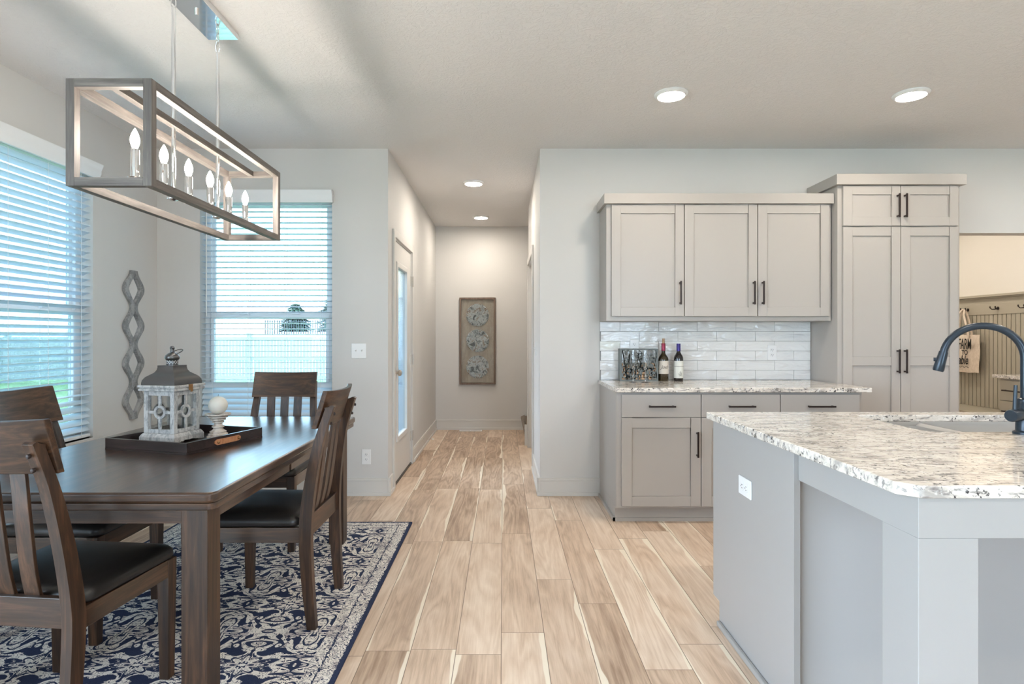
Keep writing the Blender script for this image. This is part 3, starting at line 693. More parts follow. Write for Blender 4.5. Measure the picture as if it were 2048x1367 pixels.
hn = MB().tube([hb+hd*0.012, hb+hd*0.05, hb+hd*0.051, hb+hd*0.085, hb+hd*0.09], [0.020, 0.020, 0.0215, 0.0215, 0.019], 22).build('handle', M_FAUCET, t)
lb = hb+hd*0.066; MB().cyl(lb, lb+Vector((0.004, 0.0, 0.105)), 0.0065, 0.0055, 12).build('lever', M_FAUCET, hn)

# wine corner
Mb1 = flat('olive_bottle_glass', (0.030, 0.020, 0.006), 0.06, 0, Coat_Weight=0.5); Mb2 = flat('dark_bottle_glass', (0.012, 0.010, 0.010), 0.06, 0, Coat_Weight=0.5)
M_LAB = flat('cream_paper_label', (0.62, 0.57, 0.50), 0.6); M_LABW = flat('white_paper_label', (0.70, 0.71, 0.66), 0.6)
def text_obj(name, body, size, M, mat, parent, shear=0.0, extrude=0.0004, align='CENTER', weight=0.0, xs=1.0):
    cu = bpy.data.curves.new(name, 'FONT'); cu.body = body; cu.size = size; cu.align_x = align; cu.shear = shear; cu.extrude = extrude; cu.offset = weight; cu.resolution_u = 4
    tmp = bpy.data.objects.new('tmp_text', cu); COL.objects.link(tmp); bpy.context.view_layer.update()
    me = bpy.data.meshes.new_from_object(tmp.evaluated_get(bpy.context.evaluated_depsgraph_get())); bpy.data.objects.remove(tmp); bpy.data.curves.remove(cu)
    me.name = name; me.transform(Matrix.Diagonal((xs, 1, 1, 1))); me.transform(M); me.transform(Matrix.Translation(-org[parent])); me.materials.clear(); me.materials.append(mat)
    o = bpy.data.objects.new(name, me); COL.objects.link(o); o.parent = parent; org[o] = org[parent]; return o
def bottle(x, y, h, r, mat, cap, label, capname, lab, lz0, lz1, stub):
    z = 0.9145; nr = 0.0145; sh = 0.162 if stub else 0.170
    hb = h-0.037 if stub else h
    t = thing('wine_bottle', label, 'bottle', (x, y, z))
    MB().lathe([(0.001, z), (r*0.94, z), (r, z+0.006), (r, z+sh), (r*0.97, z+sh+0.010), (r*0.86, z+sh+0.023), (r*0.62, z+sh+0.036), (nr*1.12, z+sh+0.048), (nr, z+sh+0.056), (nr*0.95, z+hb-0.01), (0.001, z+hb-0.01)], (x, y, 0), 32).build('glass_body', mat, t)
    MB().lathe([(nr+0.0008, z+hb-0.058), (nr+0.0012, z+hb-0.055), (nr+0.0012, z+hb-0.002), (nr, z+hb), (0.001, z+hb)], (x, y, 0), 24).build('foil_capsule', cap, t)
    if stub: MB().cyl((x, y, z+hb), (x, y, z+h), 0.0105, seg=20).build('cork_stopper', M_CORK, t)
    b = MB(); n = 20; R1 = r+0.0006; R0 = r+0.0001; ring = []
    for zz, rr in ((z+lz0, R0), (z+lz0, R1), (z+lz1, R1), (z+lz1, R0)):
        ring.append([(x+rr*math.sin(a), y-rr*math.cos(a), zz) for a in [math.radians(-100+200*i/n) for i in range(n+1)]])
    b.loft(ring, closed=True, ring_closed=False); lb = b.build('label', lab, t)
    return t, lb
M_CORK = distressed('wine_cork', (0.34, 0.20, 0.11), (0.52, 0.35, 0.22), 0.5, 60)
def wrap(me, x, y, r):
    for v in me.vertices:
        a = v.co.x/r; d = -v.co.y; v.co = Vector((r*math.sin(a)-0, -(r+d)*math.cos(a), v.co.z))
t1, l1 = bottle(1.240, 4.60, 0.327, 0.0385, Mb1, flat('red_foil', (0.30, 0.03, 0.07), 0.3, 0.4), 'wine bottle with red neck foil and a cork sticking out', 'red', M_LAB, 0.055, 0.155, True)
t2, l2 = bottle(1.357, 4.60, 0.288, 0.0355, Mb2, flat('blue_foil', (0.05, 0.035, 0.22), 0.3, 0.4), 'wine bottle with blue neck foil and a tall white label', 'blue', M_LABW, 0.022, 0.155, False)
R90 = Matrix.Rotation(PI/2, 4, 'X')
def on_label(body, size, z, r, x, parent, shear, weight=0.0):
    o = text_obj('lettering', body, size, Matrix.Translation(org[parent]) @ Matrix.Translation((0, 0, z)) @ R90, M_INK, parent, shear=shear, weight=weight)
    wrap(o.data, x, 0, r+0.0008); return o
on_label('Josh', 0.036, 0.096, 0.0385, 0, l1, 0.45)
b = MB(); rr = 0.0364
b.loft([[(1.357+q*math.sin(a), 4.60-q*math.cos(a), 0.9145+0.112+dz) for q, dz in ((rr, 0), (rr, 0.0025), (rr+0.0004, 0.0025), (rr+0.0004, 0))] for a in [math.radians(-75+150*i/16) for i in range(17)]]); b.build('label_stripe', M_INK, l2)
b = MB(); rnd = random.Random(5)
for i in range(14):   # pen-drawn leaf sprig on the lower half of the label
    u0_, z0_ = rnd.uniform(-0.004, 0.016), rnd.uniform(0.035, 0.06); du, dz = rnd.uniform(-0.014, 0.014), rnd.uniform(0.002, 0.02)
    P = [(1.357+rr*math.sin((u0_+du*k/4)/rr), 4.60-rr*math.cos((u0_+du*k/4)/rr), 0.9145+z0_+dz*k/4) for k in range(5)]
    b.tube(P, 0.0007, 5)
b.build('label_drawing', M_INK, l2)
# cork box with filigree front
M_BOXM = flat('grey_cast_metal', (0.15, 0.168, 0.164), 0.5, 0.2)
X0, X1, Z0, Z1, YA, YBk = 0.898, 1.192, 0.9145, 1.163, 4.572, 4.645
t = thing('cork_box', 'grey metal cork holder box with cut-out front on the counter', 'box', ((X0+X1)/2, 4.61, Z0))
MB().box(X0, X1, YBk-0.004, YBk, Z1-0.012, Z1).box(X0, X0+0.003, YA, YBk-0.003, Z0, Z1).box(X1-0.003, X1, YA, YBk-0.003, Z0, Z1).box(X0+0.003, X1-0.003, YA, YBk-0.003, Z0, Z0+0.003).build('box_shell', M_BOXM, t)
b = MB(); fw = 0.016
b.box(X0, X0+fw, YA-0.003, YA-0.0002, Z0, Z1).box(X1-fw, X1, YA-0.003, YA-0.0002, Z0, Z1).box(X0+fw, X1-fw, YA-0.003, YA-0.0002, Z0, Z0+fw*0.7).box(X0+fw, X1-fw, YA-0.003, YA-0.0002, Z1-fw*0.7, Z1)
rnd = random.Random(11)
for i in range(62):
    cx, cz = rnd.uniform(X0+0.03, X1-0.03), rnd.uniform(Z0+0.025, Z1-0.025); r = rnd.uniform(0.012, 0.03); a0 = rnd.uniform(0, 6.28); sw = rnd.choice((PI*0.7, PI*1.1, 2*PI*0.8)); wd = rnd.uniform(0.0028, 0.0055)
    cl = lambda v, lo, hi: min(max(v, lo), hi)
    poly = [(cl(cx+(r+wd)*math.cos(a0+sw*k/10), X0+.01, X1-.01), cl(cz+(r+wd)*math.sin(a0+sw*k/10), Z0+.008, Z1-.008)) for k in range(11)]
    inn = [(cl(cx+(r-wd)*math.cos(a0+sw*k/10), X0+.01, X1-.01), cl(cz+(r-wd)*math.sin(a0+sw*k/10), Z0+.008, Z1-.008)) for k in range(11)]
    b.loft([[(p[0], YA-0.003, p[1]), (p[0], YA-0.0004, p[1]), (q[0], YA-0.0004, q[1]), (q[0], YA-0.003, q[1])] for p, q in zip(poly, inn)])
for i in range(10):
    xx = rnd.uniform(X0+0.03, X1-0.03); ln = rnd.uniform(-0.05, 0.05); zz = Z0+0.01; w2 = 0.0035
    b.loft([[(xx-w2, YA-0.003, zz), (xx+w2, YA-0.003, zz), (xx+w2, YA-0.0004, zz), (xx-w2, YA-0.0004, zz)], [(min(max(xx+ln, X0+.02), X1-.02)-w2, YA-0.003, Z1-0.012), (min(max(xx+ln, X0+.02), X1-.02)+w2, YA-0.003, Z1-0.012), (min(max(xx+ln, X0+.02), X1-.02)+w2, YA-0.0004, Z1-0.012), (min(max(xx+ln, X0+.02), X1-.02)-w2, YA-0.0004, Z1-0.012)]])
b.build('filigree_front', M_BOXM, t)
MB().box(X0+0.003, X1-0.003, YBk-0.003, YBk-0.001, Z0+0.003, Z1-0.012).build('back_pane', M_CLEAR, t)
proto = None; z = Z0+0.003+0.0115; rnd = random.Random(2)
for row in range(6):
    along = row % 2 == 0; n = 6 if along else 11
    for k in range(n):
        if row == 5 and k in (1, 4, 5, 8): continue
        x = (X0+0.028+k*0.0472) if along else (X0+0.0165+k*0.0262)
        if proto is None:
            c = MB().lathe([(0.001, -0.021), (0.0102, -0.021), (0.0112, -0.019), (0.0112, 0.019), (0.0102, 0.021), (0.001, 0.021)], (0, 0, 0), 14, 'x').build('wine_cork', M_CORK, loc=(0, 0, 0)); proto = c
        else: c = proto.copy(); COL.objects.link(c)
        c.location = (x, 4.585 if along else 4.596, z); c.rotation_euler = (0, 0, 0 if along else PI/2)
        tag(c, 'loose wine cork piled inside the grey metal cork box', 'cork', 'wine corks in the cork box')
        if along:
            c2 = proto.copy(); COL.objects.link(c2); c2.location = (x, 4.610, z); tag(c2, 'loose wine cork piled inside the grey metal cork box', 'cork', 'wine corks in the cork box')
    z += 0.0226
def flute(x, y, label):
    z = 0.9145
    b = MB().lathe([(0.001, z), (0.032, z), (0.032, z+0.0015), (0.006, z+0.006), (0.004, z+0.03), (0.004, z+0.095), (0.008, z+0.104), (0.017, z+0.118), (0.0225, z+0.145), (0.0235, z+0.18), (0.0205, z+0.24), (0.0195, z+0.24), (0.0224, z+0.18), (0.0214, z+0.145), (0.0155, z+0.120), (0.001, z+0.112)], (x, y, 0), 28)
    return tag(b.build('champagne_flute', M_GLASS, loc=(x, y, z)), label, 'glass')
flute(0.972, 4.44, 'clear champagne flute in front of the cork box, left of two')
flute(1.058, 4.42, 'clear champagne flute in front of the cork box, beside the red-foil bottle')

# ---------------------------------------------------------------- mudroom
XM = 5.18
t = thing('wall_panelling', 'olive grey beadboard panelling with hook rail in the mudroom', 'panelling', (XM, 6.0, 0.5))
b = MB(); y = 4.84
b.box(XM-0.006, XM-0.0005, 4.84, 7.19, 0.5, 1.49)
while y < 7.13:
    b.box(XM-0.014, XM-0.006, y+0.004, y+0.051, 0.5, 1.49); y += 0.055
b.build('beadboard', M_MUD, t, bevel=0.002)
MB().box(XM-0.022, XM-0.0005, 4.84, 7.19, 1.49, 1.605).build('hook_rail', M_MUD, t, bevel=0.002)
MB().box(XM-0.016, XM-0.0005, 4.84, 7.19, 1.605, 1.675).build('frieze', M_MUD, t)
MB().box(XM-0.06, XM-0.0005, 4.84, 7.19, 1.675, 1.70).box(XM-0.04, XM-0.0005, 4.84, 7.19, 1.662, 1.675).build('ledge', M_MUD, t, bevel=0.003)
def hook(y, label):
    t = thing('coat_hook', label, 'hook', (XM-0.022, y, 1.55)); x = XM-0.0225
    MB().lathe([(0.001, 0), (0.017, 0), (0.017, -0.004), (0.010, -0.007), (0.001, -0.007)], (x, y, 1.552), 20, 'x').build('plate', M_BLACK, t)
    for q in (-1, 1):
        P = [(x-0.004, y, 1.555), (x-0.02, y+q*0.012, 1.542), (x-0.042, y+q*0.026, 1.541), (x-0.056, y+q*0.033, 1.556), (x-0.056, y+q*0.033, 1.572)]
        MB().tube(P, [0.005, 0.005, 0.0045, 0.005, 0.0065], 10).build('prong', M_BLACK, t)
hook(6.60, 'dark coat hook holding the canvas tote bag'); hook(6.20, 'empty dark coat hook above the faucet arc'); hook(5.86, 'empty dark coat hook at the right picture edge')
# tote bag on the first hook
BX, BY0, BY1, BZ0, BZ1 = XM-0.075, 6.37, 6.83, 0.865, 1.275
t = thing('tote_bag', 'cream canvas tote bag with black lettering hanging on a hook', 'bag', (BX, 6.60, BZ0))
b = MB(); R = []
for i in range(9):
    f = i/8; z = BZ0+(BZ1-BZ0)*f; th = 0.034*math.sin(PI*min(1, 0.1+f*0.9))**0.6+0.006; ins = 0.014*(1-f)**2+0.006*math.sin(f*9)
    ring = [(BX-th*math.sin(PI*k/10), BY0+ins+(BY1-BY0-2*ins)*k/10, z+0.004*math.sin(k*1.7)*(1-f)) for k in range(11)]+[(BX+0.02*math.sin(PI*k/10)+0.002, BY0+ins+(BY1-BY0-2*ins)*k/10, z) for k in range(10, -1, -1)]
    R.append(ring)
b.loft(R); b.build('bag_body', M_CANVAS, t, ang=60)
for x in (BX-0.026, BX+0.016):
    P = [Vector((x, 6.50, BZ1-0.03)), Vector((x, 6.50, BZ1+0.02)), Vector((x-0.005, 6.555, 1.50)), Vector((BX+0.005, 6.585, 1.562)), Vector((BX+0.005, 6.615, 1.562)), Vector((x-0.005, 6.645, 1.50)), Vector((x, 6.70, BZ1+0.02)), Vector((x, 6.70, BZ1-0.03))]
    b = MB(); b.loft([[p+Vector((-0.001, -0.014, 0)), p+Vector((-0.001, 0.014, 0)), p+Vector((0.001, 0.014, 0)), p+Vector((0.001, -0.014, 0))] for p in P]); b.build('strap', M_CANVAS, t)
MT = Matrix.Translation((BX-0.043, 6.60, 0)) @ Matrix.Rotation(-PI/2, 4, 'Z') @ R90
for body, z, sz, sh, xs, yc in (('FARM', 1.12, 0.165, 0.1, 0.44, 6.525), ('TO', 1.058, 0.075, 0.0, 0.8, 6.525), ('Table', 0.955, 0.14, 0.25, 0.62, 6.575)):
    text_obj('lettering', body, sz, Matrix.Translation((0, yc-6.60, z)) @ MT, M_INK, t, shear=sh, weight=0.001, xs=xs, extrude=0.001)
b = MB(); P = [(BX-0.041, 6.55+0.08-0.16*i/20, 0.925+0.008*math.sin(i*0.9)) for i in range(21)]; b.tube(P, 0.0022, 6); b.build('flourish', M_INK, t)
# drop-zone cabinet and bench
t = thing('mudroom_cabinet', 'olive grey mudroom cabinet with drawers behind the faucet', 'cabinet', (4.83, 5.1, 0))
MB().box(4.49, XM-0.015, 4.836, 5.37, 0.10, 0.8835).box(4.55, XM-0.015, 4.836, 5.36, 0, 0.0995).build('body', M_MUD, t)
MD = Matrix.Rotation(-PI/2, 4, 'Z')    # local (u=-Y, y=X)
for i in range(4):
    z1_ = 0.868-i*0.185
    b = MB(); b.M = MD; b.box(-5.355, -4.85, 4.47, 4.49, z1_-0.178, z1_); d = b.build('drawer', M_MUD, t, bevel=0.0018)
    pull(d, -5.10, 4.47, z1_-0.089, 0.40, False, M=MD)
tag(MB().box(4.445, XM-0.015, 4.836, 5.41, 0.884, 0.914).build('countertop', M_GRAN, bevel=0.004), 'small granite countertop on the mudroom cabinet', 'countertop')
t = thing('storage_bench', 'olive grey built-in bench below the mudroom hooks', 'bench', (4.95, 6.25, 0))
MB().box(4.74, XM-0.001, 5.42, 7.0, 0.46, 0.498).build('seat', M_MUD, t, bevel=0.004)
MB().box(4.77, XM-0.015, 5.43, 6.99, 0.0, 0.4595).build('box_base', M_MUD, t)
# ---------------------------------------------------------------- rug, table, chairs
RUGZ = 0.012
b = MB().box(-2.17, -0.61, 1.55, 4.0, 0.0005, RUGZ)
rug = tag(b.build('area_rug', M_RUG, loc=(-1.39, 2.775, 0.0005)), 'navy and cream damask area rug under the dining table', 'rug')

TX0, TX1, TY0, TY1 = -1.967, -0.91, 1.88, 3.69
t = thing('dining_table', 'dark espresso wood dining table with rounded corners', 'table', ((TX0+TX1)/2, (TY0+TY1)/2, RUGZ))
b = MB(); SEAM = 2.70
b.zprism(rrect(TX0, TX1, TY0, SEAM-0.0012, 0.03, 5), 0.728, 0.762) if False else None
def half(y0, y1, near):
    r = 0.035
    if near: pts = [(TX1, y1), (TX0, y1)] + arc(TX0+r, y0+r, r, PI, 1.5*PI, 6) + arc(TX1-r, y0+r, r, -PI/2, 0, 6)
    else: pts = [(TX0, y0), (TX1, y0)] + arc(TX1-r, y1-r, r, 0, PI/2, 6) + arc(TX0+r, y1-r, r, PI/2, PI, 6)
    return pts
MB().zprism(rrect(TX0, TX1, TY0, TY1, 0.035, 6), 0.727, 0.762).build('tabletop', M_WY, t, bevel=0.010, bseg=3, endmat=M_WX)
i_ = 0.008
MB().zprism(rrect(TX0+i_, TX1-i_, TY0+i_, TY1-i_, 0.03, 5), 0.703, 0.7268).build('under_moulding', M_WY, t, bevel=0.004, endmat=M_WX)
L0, L1, N0, N1 = TX0+0.04, TX1-0.045, TY0+0.045, TY1-0.045; lw = 0.087
for y in (N0+0.01, N1-0.032): MB().box(L0+0.01, L1-0.01, y, y+0.022, 0.648, 0.7028).build('apron', M_WX, t)
for x in (L0+0.01, L1-0.032): [MB().box(x, x+0.022, ya_, yb_, 0.648, 0.7028).build('apron', M_WY, t) for ya_, yb_ in ((N0+0.032, SEAM-0.012), (SEAM+0.012, N1-0.032))]
for x in (L0, L1-lw):
    for y in (N0, N1-lw): MB().box(x, x+lw, y, y+lw, RUGZ, 0.7026).build('leg', M_WZ, t, bevel=0.003)

def interp(P, z):
    for (y0, z0), (y1, z1) in zip(P, P[1:]):
        if z <= z1: f = (z-z0)/(z1-z0); return y0+(y1-y0)*f
    return P[-1][0]
def spline(P, n):
    out = []
    Q = [Vector(p) for p in P]; Q = [2*Q[0]-Q[1]]+Q+[2*Q[-1]-Q[-2]]
    for i in range(1, len(Q)-2):
        for k in range(n):
            t = k/n; a, b_, c, d = Q[i-1], Q[i], Q[i+1], Q[i+2]
            out.append(0.5*((2*b_)+(c-a)*t+(2*a-5*b_+4*c-d)*t*t+(3*b_-a-3*c+d)*t**3))
    out.append(Q[-2]); return out
POST = [(-0.232, 0), (-0.216, 0.2), (-0.208, 0.42), (-0.222, 0.6), (-0.256, 0.79), (-0.300, 0.932)]
PS = spline([(y, z, 0) for y, z in POST], 6); PSP = [(p.x, p.y) for p in PS]
def make_chair():
    t = thing('dining_chair', '', 'chair', (0, 0, 0), 'dark wood dining chairs around the table', local=True)
    # cushion: puffed, rounded, overhanging the aprons
    b = MB(); R = []
    def seatpoly(ins):
        return [(x*(1-0.02*(y < 0)), y) for x, y in rrect(-0.236+ins, 0.236-ins, -0.185+ins, 0.245-ins, 0.045, 5)]
    for ins, z in ((0.006, 0.437), (0.0, 0.446), (0.002, 0.466), (0.012, 0.479), (0.04, 0.488), (0.09, 0.494), (0.14, 0.496)): R.append([(x, y, z) for x, y in seatpoly(ins)])
    b.loft(R); b.build('seat_cushion', M_LEATHER, t, ang=60)
    MB().box(-0.20, 0.20, 0.208, 0.232, 0.372, 0.4365).build('front_apron', M_WX, t, bevel=0.002)
    for q in (-1, 1): MB().box(q*0.221-0.011, q*0.221+0.011, -0.19, 0.20, 0.372, 0.4365).build('side_apron', M_WY, t, bevel=0.002)
    MB().box(-0.20, 0.20, -0.222, -0.200, 0.385, 0.475).build('rear_apron', M_WX, t, bevel=0.003)
    for q in (-1, 1):
        b = MB(); s0, s1 = 0.018, 0.023; x, y = q*0.212, 0.211
        b.loft([[(x-s, y-s, z), (x+s, y-s, z), (x+s, y+s, z), (x-s, y+s, z)] for s, z in ((s0, 0), (s1, 0.372), (s1, 0.4364))]); b.build('front_leg', M_WZ, t, bevel=0.003)
        b = MB(); R = []
        for y, z in PSP:
            f = z/0.932; x = q*(0.206+0.0115*math.sin(min(1, f/0.45)*PI/2) - 0.0395*max(0, (f-0.45)/0.55)); d = 0.019+0.007*math.sin(PI*min(1, f/0.9)); w = 0.0175
            dy, dz = 1.0, 0.0
            if f > 0.5: dz = 0.28*(f-0.5)/0.5
            R.append([(x-w, y-d, z-d*dz*-1), (x+w, y-d, z+d*dz), (x+w, y+d, z-d*dz*0.2), (x-w, y+d, z-d*dz*0.2)])
        y, z = PSP[-1]; x = q*(0.206+0.0115-0.0395); w = 0.0175
        for k in (1, 2, 3): 
            g = 0.012*math.sin(k*PI/6); d = 0.024*math.cos(k*PI/7.2)
            R.append([(x-w, y-d*0.9-0.003, z+g+0.005), (x+w, y-d*0.9-0.003, z+g+0.005), (x+w, y+d, z+g*0.8), (x-w, y+d, z+g*0.8)])
        b.loft(R); p = b.build('back_post', M_WZ, t, bevel=0.003)
        for zz in (0.868, 0.910):
            yy = interp(PSP, zz)-0.0265
            MB().lathe([(0.001, -0.004), (0.005, -0.003), (0.007, 0.0), (0.007, 0.004), (0.001, 0.004)], (x, yy, zz), 14, 'y').build('bolt', M_BLACK, p)
    # curved top rail, on the seat side of the posts
    b = MB(); R = []; n = 16
    for i in range(n+1):
        x = -0.205+0.410*i/n; bow = 0.030*(1-(x/0.205)**2)
        sec = []
        for z, off in ((0.848, 0), (1.005, 0), (1.005, 1), (0.848, 1)):
            yb = (-0.300-(0.044/0.142)*(z-0.932)) if z > 0.932 else interp(PSP, z)
            y = yb+0.0255-bow + (0.022 if off else 0.0); sec.append((x, y, z+0.006*(x/0.205)**2*(1 if z > 1 else 0)))
        R.append(sec)
    b.loft(R); b.build('top_rail', M_WX, t, bevel=0.003)
    for x in (-0.088, 0.0, 0.088):
        b = MB(); R = []
        bow = 0.030*(1-(x/0.205)**2)
        for i in range(15):
            f = i/14; z = 0.470+(0.852-0.470)*f
            y = interp(PSP, z)+0.008 + (0.0285-bow+0.011-0.008)*f - 0.026*math.sin(PI*f)*(1-f)*1.2 + 0.008*math.sin(2*PI*f)*f
            w = 0.0255; h = 0.006
            R.append([(x*(0.94+0.06*f)-w, y-h, z), (x*(0.94+0.06*f)+w, y-h, z), (x*(0.94+0.06*f)+w, y+h, z), (x*(0.94+0.06*f)-w, y+h, z)])
        b.loft(R); b.build('back_slat', M_WZ, t, bevel=0.002)
    return t
ch = make_chair()
spots = [((-1.46, 1.985), -6, 'dark wood dining chair at the near table end, seen from behind'),
         ((-1.045, 2.745), 90, 'dark wood dining chair on the right side of the table, seen sideways'),
         ((-1.86, 2.62), -90, 'dark wood dining chair at the left window side of the table'),
         ((-1.437, 3.66), 180, 'dark wood dining chair at the far table end before the back window')]
for i, ((x, y), a, lab) in enumerate(spots):
    c = ch if i == 0 else dup(ch)
    c.location = (x, y, RUGZ+0.0005); c.rotation_euler = (0, 0, math.radians(a)); c['label'] = lab

# ---------------------------------------------------------------- tray, lantern, candle
t = thing('serving_tray', 'dark wood tray with leather handles holding the lantern', 'tray', (0, 0, 0), local=True)
a_, h_ = 0.222, 0.05; bb = 0.232
MB().box(-a_, a_, -bb, bb, 0, 0.009).build('base', M_TRAY, t)
MB().box(-a_, a_, -bb, -bb+0.012, 0.0091, h_).box(-a_, a_, bb-0.012, bb, 0.0091, h_).box(-a_, -a_+0.012, -bb+0.012, bb-0.012, 0.0091, h_).box(a_-0.012, a_, -bb+0.012, bb-0.012, 0.0091, h_).build('side_wall', M_TRAY, t, bevel=0.0015)
for q in (1, -1):
    b = MB(); pr = [(0.068+0.013*math.cos(k), 0.013*math.sin(k)) for k in [(-PI/2+PI*j/8) for j in range(9)]]+[(-0.068+0.013*math.cos(k), 0.013*math.sin(k)) for k in [(PI/2+PI*j/8) for j in range(9)]]
    n = 12; R = []
    for j in range(n+1):
        y = -0.08+0.16*j/n; e = abs(y); hw = 0.0125 if e < 0.066 else max(0.004, 0.0125*math.sqrt(max(0, 1-((e-0.066)/0.0145)**2))); bul = 0.004+0.005*math.cos(PI*y/0.18)
        R.append([(q*(a_+bul), y, 0.027-hw), (q*(a_+bul), y, 0.027+hw), (q*(a_+bul-0.004), y, 0.027+hw), (q*(a_+bul-0.004), y, 0.027-hw)])
    b.loft(R); s = b.build('leather_handle', M_STRAP, t)
    for y in (-0.062, 0.062): MB().lathe([(0.001, q*0.0145), (0.004, q*0.0135), (0.006, q*0.011), (0.006, q*0.0), (0.001, q*0.0)], (q*a_, y, 0.027), 16, 'x').build('stud', M_BRASS, s)
t.location = (-1.459, 2.757, 0.7622); t.rotation_euler = (0, 0, math.radians(-17))

t = thing('candle_lantern', 'whitewashed wood lantern with dark metal roof on the tray', 'lantern', (0, 0, 0), local=True)
s = 0.081
# scalloped skirt base
b = MB()
skirt = [(-0.094, 0.026), (-0.094, 0.0), (-0.062, 0.0), (-0.052, 0.006), (-0.040, 0.004), (-0.026, 0.010), (0.0, 0.007), (0.026, 0.010), (0.040, 0.004), (0.052, 0.006), (0.062, 0.0), (0.094, 0.0), (0.094, 0.026)]
for k in range(4):
    Rk = Matrix.Rotation(k*PI/2, 4, 'Z'); f0 = lambda p: Rk @ Vector((p[0], -0.094, p[1])); f1 = lambda p: Rk @ Vector((p[0]*0.9, -0.082, p[1])); b.prism(skirt, f0, f1)
b.box(-0.092, 0.092, -0.092, 0.092, 0.018, 0.026)
b.loft([[(x*r, y*r, z) for x, y in ((-1, -1), (1, -1), (1, 1), (-1, 1))] for r, z in ((0.094, 0.0262), (0.090, 0.034), (0.084, 0.042))]); b.build('base', M_LANT, t)
zb0, zb1 = 0.0425, 0.236; pw = 0.022
for sx in (-1, 1):
    for sy in (-1, 1): MB().box(min(sx*s, sx*(s-pw)), max(sx*s, sx*(s-pw)), min(sy*s, sy*(s-pw)), max(sy*s, sy*(s-pw)), zb0, zb1).build('corner_post', M_LANT, t, bevel=0.0015)
for k in range(4):
    Rk = Matrix.Rotation(k*PI/2, 4, 'Z'); b = MB(); b.M = Rk; e = s-pw; y0, y1 = -s+0.003, -s+0.013; zc = 0.138
    b.box(-e, e, y0, y1, zb0, zb0+0.018).box(-e, e, y0, y1, zb1-0.022, zb1)
    n = 28; rO, rI = 0.031, 0.0195
    b.loft([[(q*math.cos(2*PI*j/n), yy, zc+q*math.sin(2*PI*j/n)) for q, yy in ((rO, y0), (rO, y1), (rI, y1), (rI, y0))] for j in range(n)], closed=True)
    for (xa, xb, za, zb_) in ((-0.0065, 0.0065, zb0+0.018, zc-rI-0.004), (-0.0065, 0.0065, zc+rI+0.004, zb1-0.022), (-e, -rI-0.004, zc-0.0065, zc+0.0065), (rI+0.004, e, zc-0.0065, zc+0.0065)): b.box(xa, xb, y0+0.001, y1-0.001, za, zb_)
    fr = b.build('window_fretwork', M_LANT, t, bevel=0.001)
    b = MB(); b.M = Rk; b.box(-e, e, -s+0.0145, -s+0.016, zb0+0.002, zb1-0.002); b.build('pane', M_CLEAR, fr)
b = MB()
b.box(-0.097, 0.097, -0.097, 0.097, 0.2365, 0.246).box(-0.093, 0.093, -0.093, 0.093, 0.246, 0.252).box(-0.099, 0.099, -0.099, 0.099, 0.252, 0.262); b.build('top_moulding', M_LANT, t, bevel=0.0015)
cl = MB().box(0.099, 0.103, -0.012, 0.012, 0.236, 0.263).box(0.103, 0.106, -0.006, 0.008, 0.228, 0.25).build('clasp', M_BRASS, t, bevel=0.001)
prof = [(0.0885, 0.262), (0.0885, 0.272), (0.086, 0.284), (0.078, 0.297), (0.064, 0.308), (0.052, 0.317), (0.045, 0.329), (0.0425, 0.342), (0.0425, 0.350)]
MB().loft([[(x*r, y*r, z) for x, y in ((-1, -1), (1, -1), (1, 1), (-1, 1))] for r, z in prof]).build('roof', M_ROOF, t, ang=50)
fi = MB().lathe([(0.001, 0.350), (0.026, 0.350), (0.026, 0.354), (0.0235, 0.356), (0.0235, 0.372), (0.026, 0.374), (0.030, 0.378), (0.033, 0.386), (0.030, 0.395), (0.020, 0.404), (0.010, 0.410), (0.008, 0.424), (0.011, 0.430), (0.008, 0.438), (0.001, 0.440)], (0, 0, 0), 28).build('finial', M_ROOF, t)
b = MB()
for k in range(12):
    a = 2*PI*k/12
    for dr in (-1, 1):
        P = [(0.0245*math.cos(a+dr*q*0.26), 0.0245*math.sin(a+dr*q*0.26), 0.356+0.016*(q+1)/2) for q in (-1, -0.5, 0, 0.5, 1)]; b.tube(P, 0.0014, 5)
b.build('lattice_collar', flat('pale_tin', (0.5, 0.5, 0.5), 0.4, 0.8), fi)
ringc = Vector((0.024, 0.0, 0.412)); tilt = Matrix.Rotation(math.radians(-28), 3, 'Y')
MB().tube([ringc + tilt @ Vector((0.027*math.cos(a), 0.027*math.sin(a), 0)) for a in [2*PI*k/28 for k in range(28)]], 0.0021, 8, closed=True).build('ring_handle', M_ROOF, fi)
t.location = (-1.548, 2.785, 0.7722); t.rotation_euler = (0, 0, math.radians(-12.5))

t = thing('candle_holder', 'short turned wooden candle holder beside the lantern on the tray', 'candle holder', (0, 0, 0), local=True)
pf = [(0.001, 0), (0.050, 0), (0.050, 0.007), (0.043, 0.010), (0.044, 0.017), (0.036, 0.021), (0.038, 0.029), (0.029, 0.034), (0.022, 0.040), (0.021, 0.046), (0.028, 0.049), (0.028, 0.055), (0.020, 0.058), (0.019, 0.068), (0.027, 0.071), (0.027, 0.077), (0.022, 0.079), (0.035, 0.083), (0.035, 0.089), (0.028, 0.091), (0.043, 0.095), (0.043, 0.100), (0.038, 0.102), (0.054, 0.106), (0.058, 0.110), (0.057, 0.114), (0.048, 0.112), (0.030, 0.110), (0.001, 0.110)]
MB().lathe(pf, (0, 0, 0), 40).build('turned_stem', M_CAND, t, ang=30)
t.location = (-1.372, 2.865, 0.7722)
t = thing('ball_candle', 'round ivory ball candle on the turned candle holder', 'candle', (0, 0, 0), local=True)
MB().ball((0, 0, 0.043), 0.0435, 32, 0.98).build('wax_ball', M_WAX, t)
